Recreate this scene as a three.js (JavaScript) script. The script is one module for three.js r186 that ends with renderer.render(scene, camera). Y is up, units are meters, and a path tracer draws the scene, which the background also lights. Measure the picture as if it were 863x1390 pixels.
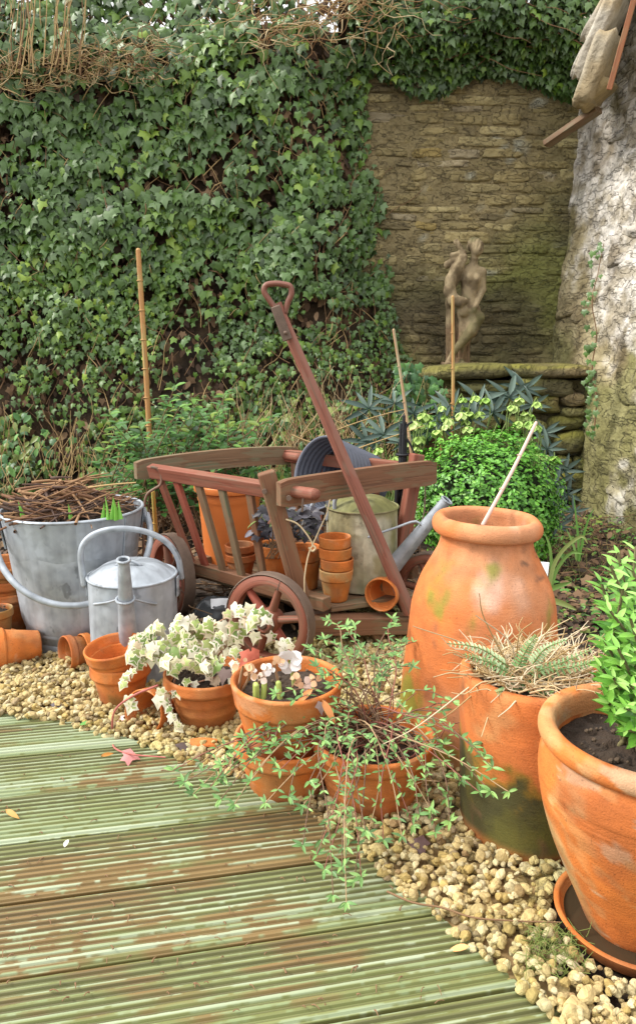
import * as THREE from 'three';
import { RoundedBoxGeometry } from 'three/addons/geometries/RoundedBoxGeometry.js';
import { mergeGeometries, mergeVertices } from 'three/addons/utils/BufferGeometryUtils.js';

// ---------------------------------------------------------------- camera, sky, sun, exposure
const scene = new THREE.Scene();
const EYE = 0.82, PITCH = 10 * Math.PI / 180, FOCAL = 1011;            // eye height (m), downward tilt, focal length in photo pixels
const camera = new THREE.PerspectiveCamera(2 * Math.atan(695 / FOCAL) * 180 / Math.PI, 863 / 1390, 0.05, 200);
camera.position.set(0, EYE, 0);
camera.rotation.x = -PITCH;
camera.setViewOffset(863, 1390, 0, 45, 863, 1390);
const renderer = new THREE.WebGLRenderer({ antialias: true });
renderer.setSize(635, 1024);
renderer.toneMapping = THREE.LinearToneMapping;
renderer.toneMappingExposure = 1.78;
renderer.shadowMap.enabled = true;
{ // bright thin overcast, a little brighter and warmer on the sun's side
  const w = 128, h = 64, d = new Float32Array(w * h * 4), s = new THREE.Vector3(-0.72, 0.68, 0.04).normalize();
  for (let j = 0; j < h; j++) for (let i = 0; i < w; i++) {
    const th = (j + 0.5) / h * Math.PI - Math.PI / 2, ph = ((i + 0.5) / w - 0.5) * 2 * Math.PI;
    const dir = new THREE.Vector3(Math.cos(th) * Math.cos(ph), Math.sin(th), Math.cos(th) * Math.sin(ph));
    const c = Math.max(0, dir.dot(s)), glow = 0.9 * Math.pow(c, 4);
    let L = (dir.y > 0 ? 0.72 + 0.38 * dir.y : 0.3) * 0.98;
    L += dir.y > 0 ? glow : 0;
    d.set([L * 1.0, L * 1.0, L * 0.995, 1], (j * w + i) * 4);
  }
  const sky = new THREE.DataTexture(d, w, h, THREE.RGBAFormat, THREE.FloatType);
  sky.mapping = THREE.EquirectangularReflectionMapping; sky.magFilter = THREE.LinearFilter; sky.needsUpdate = true;
  scene.background = sky; scene.environment = sky;
}
const sun = new THREE.DirectionalLight(new THREE.Color().setRGB(1, 0.95, 0.86), 2.1);
sun.position.set(-7.2, 6.8, -1.8); sun.target.position.set(0, 0, -2.2);
sun.castShadow = true; sun.shadow.radius = 30; sun.shadow.mapSize.set(2048, 2048);
Object.assign(sun.shadow.camera, { left: -5, right: 5, top: 5, bottom: -5, near: 0.5, far: 25 });
scene.add(sun, sun.target);

// ---------------------------------------------------------------- helpers: numbers and noise
const V = (x, y, z) => new THREE.Vector3(x, y, z);
const rng = (s) => () => { s = (s + 0x6d2b79f5) | 0; let t = Math.imul(s ^ (s >>> 15), 1 | s); t = (t + Math.imul(t ^ (t >>> 7), 61 | t)) ^ t; return ((t ^ (t >>> 14)) >>> 0) / 4294967296; };
const R = rng(20240);
const rr = (a, b) => a + (b - a) * R();
const mix = (a, b, t) => a + (b - a) * t, clamp = (x, a = 0, b = 1) => Math.min(b, Math.max(a, x));
const sm = (a, b, x) => { const t = clamp((x - a) / (b - a)); return t * t * (3 - 2 * t); };
const mixc = (a, b, t) => [mix(a[0], b[0], t), mix(a[1], b[1], t), mix(a[2], b[2], t)];
const hash = (x, y, z) => { let h = Math.imul(x, 374761393) ^ Math.imul(y, 668265263) ^ Math.imul(z, 2147483647 - 1013904223); h = Math.imul(h ^ (h >>> 13), 1274126177); h ^= h >>> 16; h = Math.imul(h, 2246822519); h ^= h >>> 13; return (h >>> 0) / 4294967296; };
function vn(x, y, z, px = 0, py = 0) { // value noise 0..1, periodic in x and y when px, py are given
  const xi = Math.floor(x), yi = Math.floor(y), zi = Math.floor(z); let fx = x - xi, fy = y - yi, fz = z - zi;
  fx = fx * fx * (3 - 2 * fx); fy = fy * fy * (3 - 2 * fy); fz = fz * fz * (3 - 2 * fz);
  const wx = (k) => px ? ((k % px) + px) % px : k, wy = (k) => py ? ((k % py) + py) % py : k;
  const a = wx(xi), b = wx(xi + 1), c = wy(yi), d = wy(yi + 1);
  const l = (p, q, t) => p + (q - p) * t;
  return l(l(l(hash(a, c, zi), hash(b, c, zi), fx), l(hash(a, d, zi), hash(b, d, zi), fx), fy),
    l(l(hash(a, c, zi + 1), hash(b, c, zi + 1), fx), l(hash(a, d, zi + 1), hash(b, d, zi + 1), fx), fy), fz);
}
function fbm(x, y, z, o = 4, px = 0, py = 0) { let s = 0, a = 0.5, n = 0; for (let i = 0; i < o; i++) { s += a * vn(x, y, z + i * 17.3, px, py); n += a; a *= 0.5; x *= 2; y *= 2; z *= 2; px *= 2; py *= 2; } return s / n; }
// the point at horizontal distance D, and the point at height h, along the line of sight of a place in the photograph
const ray = (px, py) => { const x = (px - 431.5) / FOCAL, y = -(py - 650) / FOCAL; return V(x, y * Math.cos(PITCH) - Math.sin(PITCH), -y * Math.sin(PITCH) - Math.cos(PITCH)); };
const at = (px, py, D) => { const d = ray(px, py); return d.multiplyScalar(-D / d.z).add(camera.position); };
const gp = (px, py, h = 0) => { const d = ray(px, py); return d.multiplyScalar((h - EYE) / d.y).add(camera.position); };
const seenAt = (p) => { const y = p.y - EYE, f = -p.z * Math.cos(PITCH) - y * Math.sin(PITCH); return { x: 431.5 + FOCAL * p.x / f, y: 650 - FOCAL * (y * Math.cos(PITCH) + -p.z * Math.sin(PITCH)) / f, f }; };

// ---------------------------------------------------------------- helpers: scene objects
const used = new Map();
const numbered = (n) => { const k = used.get(n) ?? 0; used.set(n, k + 1); return k ? n + '_' + String(k).padStart(3, '0') : n; };
const shade = (m) => { m.castShadow = true; m.receiveShadow = true; return m; };
function thing(name, label, category, pos = V(0, 0, 0), turn = 0, group) {
  const o = new THREE.Group(); o.name = numbered(name); o.position.copy(pos); o.rotation.y = turn;
  o.userData = { label, category }; if (group) o.userData.group = group; scene.add(o); return o;
}
function part(parent, name, geo, mat) { const m = shade(new THREE.Mesh(geo, mat)); m.name = name; parent.add(m); return m; }
function solo(name, label, category, geo, mat, pos = V(0, 0, 0), group) {
  const m = shade(new THREE.Mesh(geo, mat)); m.name = numbered(name); m.position.copy(pos); m.userData = { label, category }; if (group) m.userData.group = group; scene.add(m); return m;
}
function struct(name, geo, mat) { const m = shade(new THREE.Mesh(geo, mat)); m.name = numbered(name); m.userData = { kind: 'structure' }; scene.add(m); return m; }
function copyOf(o, name, label) { const c = o.clone(); c.name = numbered(name); c.userData = { ...o.userData, label }; scene.add(c); return c; }
function merge(list) {
  const col = list.every((g) => g.attributes.color);
  return mergeGeometries(list.map((g) => { g = g.index ? g.toNonIndexed() : g; if (!g.attributes.uv) g.setAttribute('uv', new THREE.BufferAttribute(new Float32Array(g.attributes.position.count * 2), 2)); for (const k of Object.keys(g.attributes)) if (!['position', 'normal', 'uv'].includes(k) && !(k === 'color' && col)) g.deleteAttribute(k); return g; }));
}
function paint(g, fn) { // vertex colours from position and normal
  const p = g.attributes.position, n = g.attributes.normal, c = new Float32Array(p.count * 3);
  for (let i = 0; i < p.count; i++) c.set(fn(p.getX(i), p.getY(i), p.getZ(i), n.getX(i), n.getY(i), n.getZ(i)), i * 3);
  g.setAttribute('color', new THREE.BufferAttribute(c, 3)); return g;
}
function mapUV(g, fn) { const p = g.attributes.position, u = new Float32Array(p.count * 2); for (let i = 0; i < p.count; i++) u.set(fn(p.getX(i), p.getY(i), p.getZ(i)), i * 2); g.setAttribute('uv', new THREE.BufferAttribute(u, 2)); return g; }
function warp(g, fn) { const p = g.attributes.position; for (let i = 0; i < p.count; i++) { const q = fn(p.getX(i), p.getY(i), p.getZ(i)); p.setXYZ(i, q[0], q[1], q[2]); } g.computeVertexNormals(); return g; }

// ---------------------------------------------------------------- helpers: shapes
function lathe(pts, seg = 64) { // pts: [radius, height] from the bottom outside round; uv in metres
  const g = new THREE.LatheGeometry(pts.map(([r, y]) => new THREE.Vector2(Math.max(r, 1e-4), y)), seg);
  const L = [0]; for (let i = 1; i < pts.length; i++) L.push(L[i - 1] + Math.hypot(pts[i][0] - pts[i - 1][0], pts[i][1] - pts[i - 1][1]));
  const rm = Math.max(...pts.map((p) => p[0])), uv = g.attributes.uv;
  for (let i = 0; i <= seg; i++) for (let j = 0; j < pts.length; j++) uv.setXY(i * pts.length + j, i / seg * rm * 6.2832, L[j]);
  return g;
}
function smooth(pts, n) { const c = new THREE.CatmullRomCurve3(pts.map(([r, y]) => V(r, y, 0)), false, 'centripetal'); return c.getPoints(n).map((p) => [Math.max(0, p.x), p.y]); }
function dense(pts, step) { const o = []; for (let i = 0; i + 1 < pts.length; i++) { const n = Math.max(1, Math.ceil(Math.hypot(pts[i + 1][0] - pts[i][0], pts[i + 1][1] - pts[i][1]) / step)); for (let k = 0; k < n; k++) o.push([mix(pts[i][0], pts[i + 1][0], k / n), mix(pts[i][1], pts[i + 1][1], k / n)]); } o.push(pts[pts.length - 1]); return o; }
function tube(pts, r0, r1 = r0, seg = 6, n = 0, close = false) { // tapered tube through points
  const curve = new THREE.CatmullRomCurve3(pts, close, 'centripetal'); n = n || Math.max(2, (pts.length - 1) * 4);
  const g = new THREE.TubeGeometry(curve, n, 1, seg, close), p = g.attributes.position, N = g.attributes.normal, uv = g.attributes.uv, len = curve.getLength();
  for (let i = 0; i <= n; i++) {
    const c = curve.getPointAt(close ? (i % n) / n : i / n), r = mix(r0, r1, i / n);
    for (let j = 0; j <= seg; j++) { const k = i * (seg + 1) + j; p.setXYZ(k, c.x + N.getX(k) * r, c.y + N.getY(k) * r, c.z + N.getZ(k) * r); uv.setXY(k, i / n * len, j / seg * 6.28 * r0); }
  }
  return g;
}
function capped(pts, r0, r1 = r0, seg = 10, n = 0) { // tube with rounded closed ends
  const g = [tube(pts, r0, r1, seg, n)];
  for (const [p, r] of [[pts[0], r0], [pts[pts.length - 1], r1]]) { const s = new THREE.SphereGeometry(r * 0.995, seg, 6); s.translate(p.x, p.y, p.z); g.push(s); }
  return merge(g);
}
let grainShift = 0;
function beam(p0, p1, w, h, up = V(0, 1, 0), bev = 0.003) { // a board from p0 to p1: h along up, w across
  const d = p1.clone().sub(p0), L = d.length(); d.normalize();
  const side = d.clone().cross(up).normalize(), u = side.clone().cross(d).normalize();
  const g = new RoundedBoxGeometry(L, h, w, 2, Math.min(bev, w / 2.5, h / 2.5)); grainShift += 0.37;
  const s = grainShift; mapUV(g, (x, y, z) => [x + s * 1.7, y + z + s]);
  g.applyMatrix4(new THREE.Matrix4().makeBasis(d, u, side).setPosition(p0.clone().add(p1).multiplyScalar(0.5))); return g;
}
function stone(w, h, d, seed, seg = 4, k = 5, rough = 0.12) {
  let g = new THREE.BoxGeometry(1, 1, 1, seg, Math.max(2, seg - 1), Math.max(2, seg - 1)); g.deleteAttribute('uv'); g.deleteAttribute('normal'); g = mergeVertices(g, 1e-4);
  const m = Math.min(w, h, d);
  warp(g, (x, y, z) => {
    x *= 2; y *= 2; z *= 2; const l = Math.pow(Math.abs(x) ** k + Math.abs(y) ** k + Math.abs(z) ** k, 1 / k);
    x /= l; y /= l; z /= l; const n = 1 + rough * (fbm(x * 1.3 + seed, y * 1.3, z * 1.3, 3) - 0.5) * 2 + rough * 0.35 * (vn(x * 5 + seed, y * 4, z * 5) - 0.5);
    const sk = (hash(seed * 7 | 0, 1, 2) - 0.5) * 0.25;
    return [x * w / 2 * n + y * h * sk, y * h / 2 * n + x * h * 0.3 * (hash(seed * 7 | 0, 4, 2) - 0.5), z * d / 2 * (1 + 0.5 * rough * (vn(x * 2 + seed, y * 2, 3) - 0.5) * m / d * 3)];
  });
  return mapUV(g, (x, y, z) => [x + 0.6 * z + seed, y + 0.8 * z + seed * 0.3]);
}
function nets(f, min, max, cell) { // surface of f = 0 (f < 0 inside), naive surface nets
  const n = [0, 1, 2].map((i) => Math.ceil((max[i] - min[i]) / cell) + 1), S = [1, n[0], n[0] * n[1]], F = new Float32Array(n[0] * n[1] * n[2]);
  for (let k = 0; k < n[2]; k++) for (let j = 0; j < n[1]; j++) for (let i = 0; i < n[0]; i++) F[i + j * S[1] + k * S[2]] = f(min[0] + i * cell, min[1] + j * cell, min[2] + k * cell);
  const id = new Int32Array(F.length).fill(-1), P = [], I = [];
  for (let k = 0; k + 1 < n[2]; k++) for (let j = 0; j + 1 < n[1]; j++) for (let i = 0; i + 1 < n[0]; i++) {
    const b = i + j * S[1] + k * S[2]; let c = 0, x = 0, y = 0, z = 0;
    for (let e = 0; e < 3; e++) for (let q = 0; q < 4; q++) {
      const o = [0, 0, 0]; o[(e + 1) % 3] = q & 1; o[(e + 2) % 3] = q >> 1; const v0 = b + o[0] + o[1] * S[1] + o[2] * S[2], a0 = F[v0], a1 = F[v0 + S[e]];
      if ((a0 < 0) !== (a1 < 0)) { const t = a0 / (a0 - a1); o[e] = t; x += o[0]; y += o[1]; z += o[2]; c++; }
    }
    if (c) { id[b] = P.length / 3; P.push(min[0] + (i + x / c) * cell, min[1] + (j + y / c) * cell, min[2] + (k + z / c) * cell); }
  }
  for (let k = 1; k + 1 < n[2]; k++) for (let j = 1; j + 1 < n[1]; j++) for (let i = 1; i + 1 < n[0]; i++) {
    const b = i + j * S[1] + k * S[2];
    for (let e = 0; e < 3; e++) {
      const a0 = F[b] < 0, a1 = F[b + S[e]] < 0; if (a0 === a1) continue;
      const u = S[(e + 1) % 3], v = S[(e + 2) % 3], q = [id[b], id[b - u], id[b - u - v], id[b - v]];
      if (a0) I.push(q[0], q[1], q[2], q[0], q[2], q[3]); else I.push(q[0], q[2], q[1], q[0], q[3], q[2]);
    }
  }
  const g = new THREE.BufferGeometry(); g.setAttribute('position', new THREE.BufferAttribute(new Float32Array(P), 3)); g.setIndex(I); g.computeVertexNormals();
  return mapUV(g, (x, y, z) => [x + z * 0.7, y + z * 0.4]);
}
const smin = (a, b, k) => { const h = clamp(0.5 + 0.5 * (b - a) / k); return mix(b, a, h) - k * h * (1 - h); };
const cap = (p, a, b, ra, rb) => { const px = p[0] - a[0], py = p[1] - a[1], pz = p[2] - a[2], bx = b[0] - a[0], by = b[1] - a[1], bz = b[2] - a[2]; const h = clamp((px * bx + py * by + pz * bz) / (bx * bx + by * by + bz * bz)); return Math.hypot(px - bx * h, py - by * h, pz - bz * h) - mix(ra, rb, h); };

// ---------------------------------------------------------------- helpers: textures
const enc = (c) => Math.round(255 * (c <= 0.0031308 ? 12.92 * clamp(c) : 1.055 * Math.pow(clamp(c), 1 / 2.4) - 0.055));
function tex(w, h, fn, srgb = true) {
  const d = new Uint8Array(w * h * 4);
  for (let y = 0, i = 0; y < h; y++) for (let x = 0; x < w; x++, i += 4) { let c = fn(x / w, y / h); if (!Array.isArray(c)) c = [c, c, c]; for (let k = 0; k < 3; k++) d[i + k] = srgb ? enc(c[k]) : Math.round(255 * clamp(c[k])); d[i + 3] = 255; }
  const t = new THREE.DataTexture(d, w, h); if (srgb) t.colorSpace = THREE.SRGBColorSpace;
  t.wrapS = t.wrapT = THREE.RepeatWrapping; t.magFilter = THREE.LinearFilter; t.needsUpdate = true; return t;
}
const rep = (t, x, y = x) => { const c = t.clone(); c.repeat.set(x, y); c.needsUpdate = true; return c; };   // x, y: repeats per metre
const std = (o) => new THREE.MeshStandardMaterial(o);
const lin = (c) => new THREE.Color().setRGB(c[0], c[1], c[2]);
// fine-grained mottle used under vertex colours (clay, stone, plaster)
const clayTex = tex(512, 512, (u, v) => { const a = fbm(u * 6, v * 6, 1, 5, 6, 6), b = vn(u * 128, v * 128, 4, 128, 128), s = vn(u * 64, v * 64, 9, 64, 64); const pit = s > 0.9 ? 0.72 : 1, fleck = b > 0.94 ? 1.12 : 1; const k = (0.60 + 0.62 * a + 0.10 * (b - 0.5)) * pit * fleck; return [k * 0.97, k * 0.95, k * 0.93]; });
const clayBump = tex(512, 512, (u, v) => 0.6 * fbm(u * 10, v * 60, 3, 4, 10, 60) + 0.4 * vn(u * 128, v * 128, 5, 128, 128), false);
const stoneTex = tex(512, 512, (u, v) => { const a = fbm(u * 5, v * 5, 21, 6, 5, 5), b = vn(u * 100, v * 100, 4, 100, 100); const k = 0.45 + 0.85 * a + 0.22 * (b - 0.5); return [k, k * 0.98, k * 0.95]; });
const wallTex = tex(1024, 1024, (u, v) => { const a = fbm(u * 7, v * 9, 121, 6, 7, 9), b = fbm(u * 40, v * 56, 4, 4, 40, 56), r = Math.abs(fbm(u * 9, v * 20, 37, 5, 9, 20) - 0.5), s = vn(u * 150, v * 150, 8, 150, 150), q = fbm(u * 30, v * 30, 91, 3, 30, 30); let k = 0.30 + 0.85 * a + 0.75 * (b - 0.5) + 0.25 * (s - 0.5) + 0.2; k *= 1 - 0.38 * sm(0.020, 0.004, r); const l = sm(0.68, 0.74, q); return [mix(k, 1.35 * k + 0.1, l), mix(k * 0.985, 1.35 * k + 0.1, l), mix(k * 0.95, 1.4 * k + 0.1, l)]; });
const wallBump = tex(1024, 1024, (u, v) => { const r = Math.abs(fbm(u * 9, v * 20, 37, 5, 9, 20) - 0.5); return 0.75 * fbm(u * 14, v * 18, 31, 6, 14, 18) + 0.25 - 0.3 * sm(0.03, 0.004, r); }, false);
const stoneBump = tex(512, 512, (u, v) => fbm(u * 8, v * 8, 31, 6, 8, 8), false);
const woodTex = tex(512, 512, (u, v) => { const g = fbm(u * 4, v * 60, 2, 4, 4, 60), w = fbm(u * 6, v * 14, 8, 4, 6, 14), c = fbm(u * 3, v * 90, 5, 3, 3, 90); let k = 0.72 + 0.42 * g; if (c > 0.68) k *= 0.7; const worn = sm(0.50, 0.60, w + 0.25 * (fbm(u * 24, v * 50, 4, 3, 24, 50) - 0.5)); return mixc([0.92 * k, 0.85 * k, 0.8 * k], [0.95 * k, 1.5 * k, 1.5 * k], worn); });
const woodBump = tex(512, 512, (u, v) => fbm(u * 4, v * 60, 2, 4, 4, 60) - (fbm(u * 3, v * 90, 5, 3, 3, 90) > 0.66 ? 0.3 : 0), false);
const zincTex = tex(512, 512, (u, v) => { const a = fbm(u * 5, v * 5, 41, 5, 5, 5), b = fbm(u * 22, v * 22, 3, 3, 22, 22), st = fbm(u * 30, v * 3, 6, 3, 30, 3), w = sm(0.6, 0.72, fbm(u * 8, v * 8, 55, 4, 8, 8)); const sp = vn(u * 26 + 3 * b, v * 26 + 3 * a, 6, 26, 26), k = 0.60 + 0.45 * a + 0.32 * (b - 0.5) + 0.32 * (st - 0.5) + 0.18 * w + 0.14 * (sp - 0.5) - 0.3 * sm(0.68, 0.76, fbm(u * 14, v * 9, 77, 4, 14, 9)); return [k, k, k * 1.0]; });
const zincRough = tex(256, 256, (u, v) => 0.42 + 0.4 * fbm(u * 8, v * 8, 71, 4, 8, 8), false);
const soilTex = tex(512, 512, (u, v) => { const a = fbm(u * 8, v * 8, 91, 6, 8, 8), b = vn(u * 90, v * 90, 2, 90, 90); const k = 0.35 + 1.1 * a + (b > 0.9 ? 0.8 : 0); return [k, k * 0.95, k * 0.9]; });

const PAL = { clay: [0.63, 0.18, 0.030], pale: [0.64, 0.33, 0.13], moss: [0.075, 0.10, 0.015], dark: [0.12, 0.06, 0.035] };
const mClay = std({ vertexColors: true, map: rep(clayTex, 6), bumpMap: rep(clayBump, 5), bumpScale: 0.0008, roughness: 0.8 });
const mStone = std({ vertexColors: true, map: rep(stoneTex, 4), bumpMap: rep(stoneBump, 5), bumpScale: 0.012, roughness: 0.95 }), mRender = std({ vertexColors: true, map: rep(wallTex, 1.7), bumpMap: rep(wallBump, 1.7), bumpScale: 0.030, roughness: 0.97 }), mWall = std({ vertexColors: true, map: rep(wallTex, 2.3), bumpMap: rep(wallBump, 2.3), bumpScale: 0.022, roughness: 0.97 });
const mSoil = std({ color: lin([0.045, 0.03, 0.02]), map: rep(soilTex, 5), bumpMap: rep(stoneBump, 12), bumpScale: 0.012, roughness: 1 });
const woodMat = (c, r = 0.7) => std({ color: lin(c), map: rep(woodTex, 1.6, 3), bumpMap: rep(woodBump, 1.6, 3), bumpScale: 0.0008, roughness: r });
const mRed = woodMat([0.26, 0.085, 0.05]), mBrown = woodMat([0.215, 0.105, 0.055]), mGreyWood = woodMat([0.22, 0.14, 0.08]), mBright = woodMat([0.32, 0.075, 0.045]);
const mZinc = std({ color: lin([0.44, 0.48, 0.53]), map: rep(zincTex, 2.2), roughnessMap: rep(zincRough, 3), roughness: 1, metalness: 0.4, bumpMap: rep(stoneBump, 4), bumpScale: 0.0015 });
const mIron = std({ color: lin([0.19, 0.135, 0.105]), map: rep(stoneTex, 9), roughness: 0.75, metalness: 0.35 });
const mBamboo = std({ color: lin([0.55, 0.30, 0.11]), map: rep(woodTex, 1, 2), roughness: 0.55 });
const mTwig = std({ color: lin([0.21, 0.12, 0.06]), roughness: 0.9 }), mStraw = std({ color: lin([0.42, 0.29, 0.13]), roughness: 0.9 });

// ---------------------------------------------------------------- helpers: leaves
function leafGeo(outline, centre, bend = 0) { // fan of triangles; outline [x, y, z]; the stalk is at the origin side +y
  const P = [centre, ...outline], I = []; for (let i = 1; i <= outline.length; i++) I.push(0, i, i % outline.length + 1);
  const g = new THREE.BufferGeometry(); g.setAttribute('position', new THREE.BufferAttribute(new Float32Array(P.flat()), 3)); g.setIndex(I);
  g.setAttribute('uv', new THREE.BufferAttribute(new Float32Array(P.flatMap((p) => [p[0] + 0.5, p[1] + 0.5])), 2)); g.computeVertexNormals(); return g;
}
const sym = (half) => [...half, ...half.slice(1, -1).reverse().map(([x, y, z]) => [-x, y, z])];
// tip towards -y, face +z
const gIvy = [
  leafGeo(sym([[0, 0.24, 0.0], [0.26, 0.38, -0.07], [0.33, 0.14, 0.02], [0.51, -0.05, -0.12], [0.24, -0.2, 0.02], [0.11, -0.42, -0.06], [0, -0.64, -0.2]]), [0, 0.0, 0.07]),
  leafGeo(sym([[0, 0.23, 0.0], [0.14, 0.36, -0.03], [0.31, 0.34, -0.09], [0.34, 0.14, -0.01], [0.48, -0.03, -0.15], [0.27, -0.2, 0.0], [0.13, -0.42, -0.06], [0, -0.63, -0.17]]), [0, 0.0, 0.07]),
  leafGeo(sym([[0, 0.22, 0.02], [0.3, 0.33, -0.05], [0.31, 0.08, 0.03], [0.43, -0.14, -0.16], [0.2, -0.24, 0.02], [0, -0.68, -0.1]]), [0, 0.0, 0.09])];
const gLance = (() => { const P = [], I = [], n = 5; for (let i = 0; i <= n; i++) { const t = i / n, w = 0.15 * Math.pow(Math.sin(Math.PI * Math.pow(t, 0.8) * 0.98 + 0.03), 0.9), z = -0.28 * t * t; P.push([-w, -t, z + 0.03], [0, -t, z - 0.012], [w, -t, z + 0.03]); } for (let i = 0; i < n; i++) for (const k of [0, 1]) { const a = i * 3 + k; I.push(a, a + 3, a + 1, a + 1, a + 3, a + 4); } const g = new THREE.BufferGeometry(); g.setAttribute('position', new THREE.BufferAttribute(new Float32Array(P.flat()), 3)); g.setIndex(I); g.setAttribute('uv', new THREE.BufferAttribute(new Float32Array(P.flatMap((p) => [p[0], p[1]])), 2)); g.computeVertexNormals(); return g; })();
const gOval = leafGeo(sym([[0, 0, 0], [0.2, -0.2, 0.05], [0.27, -0.5, 0.06], [0.17, -0.82, 0.0], [0, -1, -0.1]]), [0, -0.5, -0.03]);
const leafMat = (c, rough = 0.5, extra = {}) => std({ color: lin(c), roughness: rough, side: THREE.DoubleSide, ...extra });
function leafMatrix(pos, n, tip, size) { const z = n.clone().normalize(), y = tip.clone().negate(); y.addScaledVector(z, -y.dot(z)).normalize(); const x = y.clone().cross(z); return new THREE.Matrix4().makeBasis(x.multiplyScalar(size), y.multiplyScalar(size), z.multiplyScalar(size)).setPosition(pos); }
class Leaves { // gathers leaves; the ones that show largest become parts, the others one piece of stuff
  constructor(geos, palette, rough = 0.45) { this.geos = geos; this.pal = palette; this.rough = rough; this.l = []; }
  add(pos, n, tip, size, col) { this.l.push({ m: leafMatrix(pos, n, tip, size), pos, size, col: col ?? Math.floor(R() * this.pal.length), k: Math.floor(R() * this.geos.length) }); }
  emit(parent, count = 0, partName = 'leaf', stuffName = 'foliage', bias = () => 1) {
    for (const l of this.l) { const s = seenAt(l.pos); l.w = s.x > -5 && s.x < 868 && s.y > -5 && s.y < 1395 ? l.size / s.f * bias(l.pos) : 0; }
    const list = [...this.l].sort((a, b) => b.w - a.w), mats = this.pal.map((c) => leafMat(c, this.rough));
    const single = list.slice(0, count), rest = list.slice(count);
    for (const l of single) { const m = part(parent, partName, this.geos[l.k], mats[l.col]); m.applyMatrix4(l.m); }
    if (rest.length) { // stuff, one instanced mesh per leaf shape
      const white = leafMat([1, 1, 1], this.rough);
      this.geos.forEach((g, k) => { const q = rest.filter((l) => l.k === k); if (!q.length) return; const im = shade(new THREE.InstancedMesh(g, white, q.length)); im.name = stuffName; im.userData = { kind: 'stuff' }; q.forEach((l, i) => { im.setMatrixAt(i, l.m); const c = this.pal[l.col], j = 0.8 + 0.4 * hash(i, k, 9); im.setColorAt(i, new THREE.Color().setRGB(c[0] * j, c[1] * j, c[2] * j)); }); parent.add(im); });
    }
  }
}
function stuffIn(parent, name, geos, mat) { const m = part(parent, name, merge(geos), mat); m.userData.kind = 'stuff'; return m; }
function wiggle(a, b, n, amp) { const o = []; for (let i = 0; i <= n; i++) { const t = i / n, w = amp * Math.sin(Math.PI * t); o.push(a.clone().lerp(b, t).add(V(rr(-w, w), rr(-w, w), rr(-w, w)))); } return o; }

// ================================================================ THE SETTING
{ // ground: one sheet of dark earth out to the horizon
  let g = new THREE.PlaneGeometry(9, 7, 220, 170); g.rotateX(-Math.PI / 2); g.translate(0, 0, -2.2);
  warp(g, (x, y, z) => { const soil = Math.max(sm(1.95, 2.3, -z), sm(0.42, 0.6, x) * sm(1.3, 1.6, -z)); return [x, soil * (0.03 * fbm(x * 5, 3, z * 5, 3) + 0.022 * fbm(x * 24, 7, z * 24, 3)) - 0.006, z]; });
  mapUV(g, (x, y, z) => [x, z]);
  const far = new THREE.RingGeometry(3, 90, 48, 6); far.rotateX(-Math.PI / 2); far.translate(0, -0.02, -2.2); mapUV(far, (x, y, z) => [x, z]);
  struct('ground', merge([g, far]), mSoil);
}
// ---- decking: each grooved board a part
const DA = V(0.981, 0, -0.194).normalize(), DB = V(-0.194, 0, -0.981).normalize();     // along the boards; across, away from the camera
const deckEdge = [[-1.4, -1.75], [-0.717, -1.561], [-0.538, -1.515], [-0.352, -1.425], [-0.239, -1.36], [-0.1, -1.285], [-0.015, -1.216], [0.082, -1.088], [0.221, -0.894], [0.298, -0.786], [0.42, -0.6], [0.6, -0.3], [0.9, 0.2]].map(([x, z]) => [x * DA.x + z * DA.z, x * DB.x + z * DB.z]);
const deckEnd = (s) => { for (let i = 0; i + 1 < deckEdge.length; i++) { const [t0, s0] = deckEdge[i], [t1, s1] = deckEdge[i + 1]; if ((s - s0) * (s - s1) <= 0) return mix(t0, t1, (s - s0) / (s1 - s0)); } return s > 1 ? -1.5 : 1; };
const onDeck = (x, z) => { const t = x * DA.x + z * DA.z, s = x * DB.x + z * DB.z; return s < deckEdge[0][1] && t < deckEnd(s); };
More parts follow.
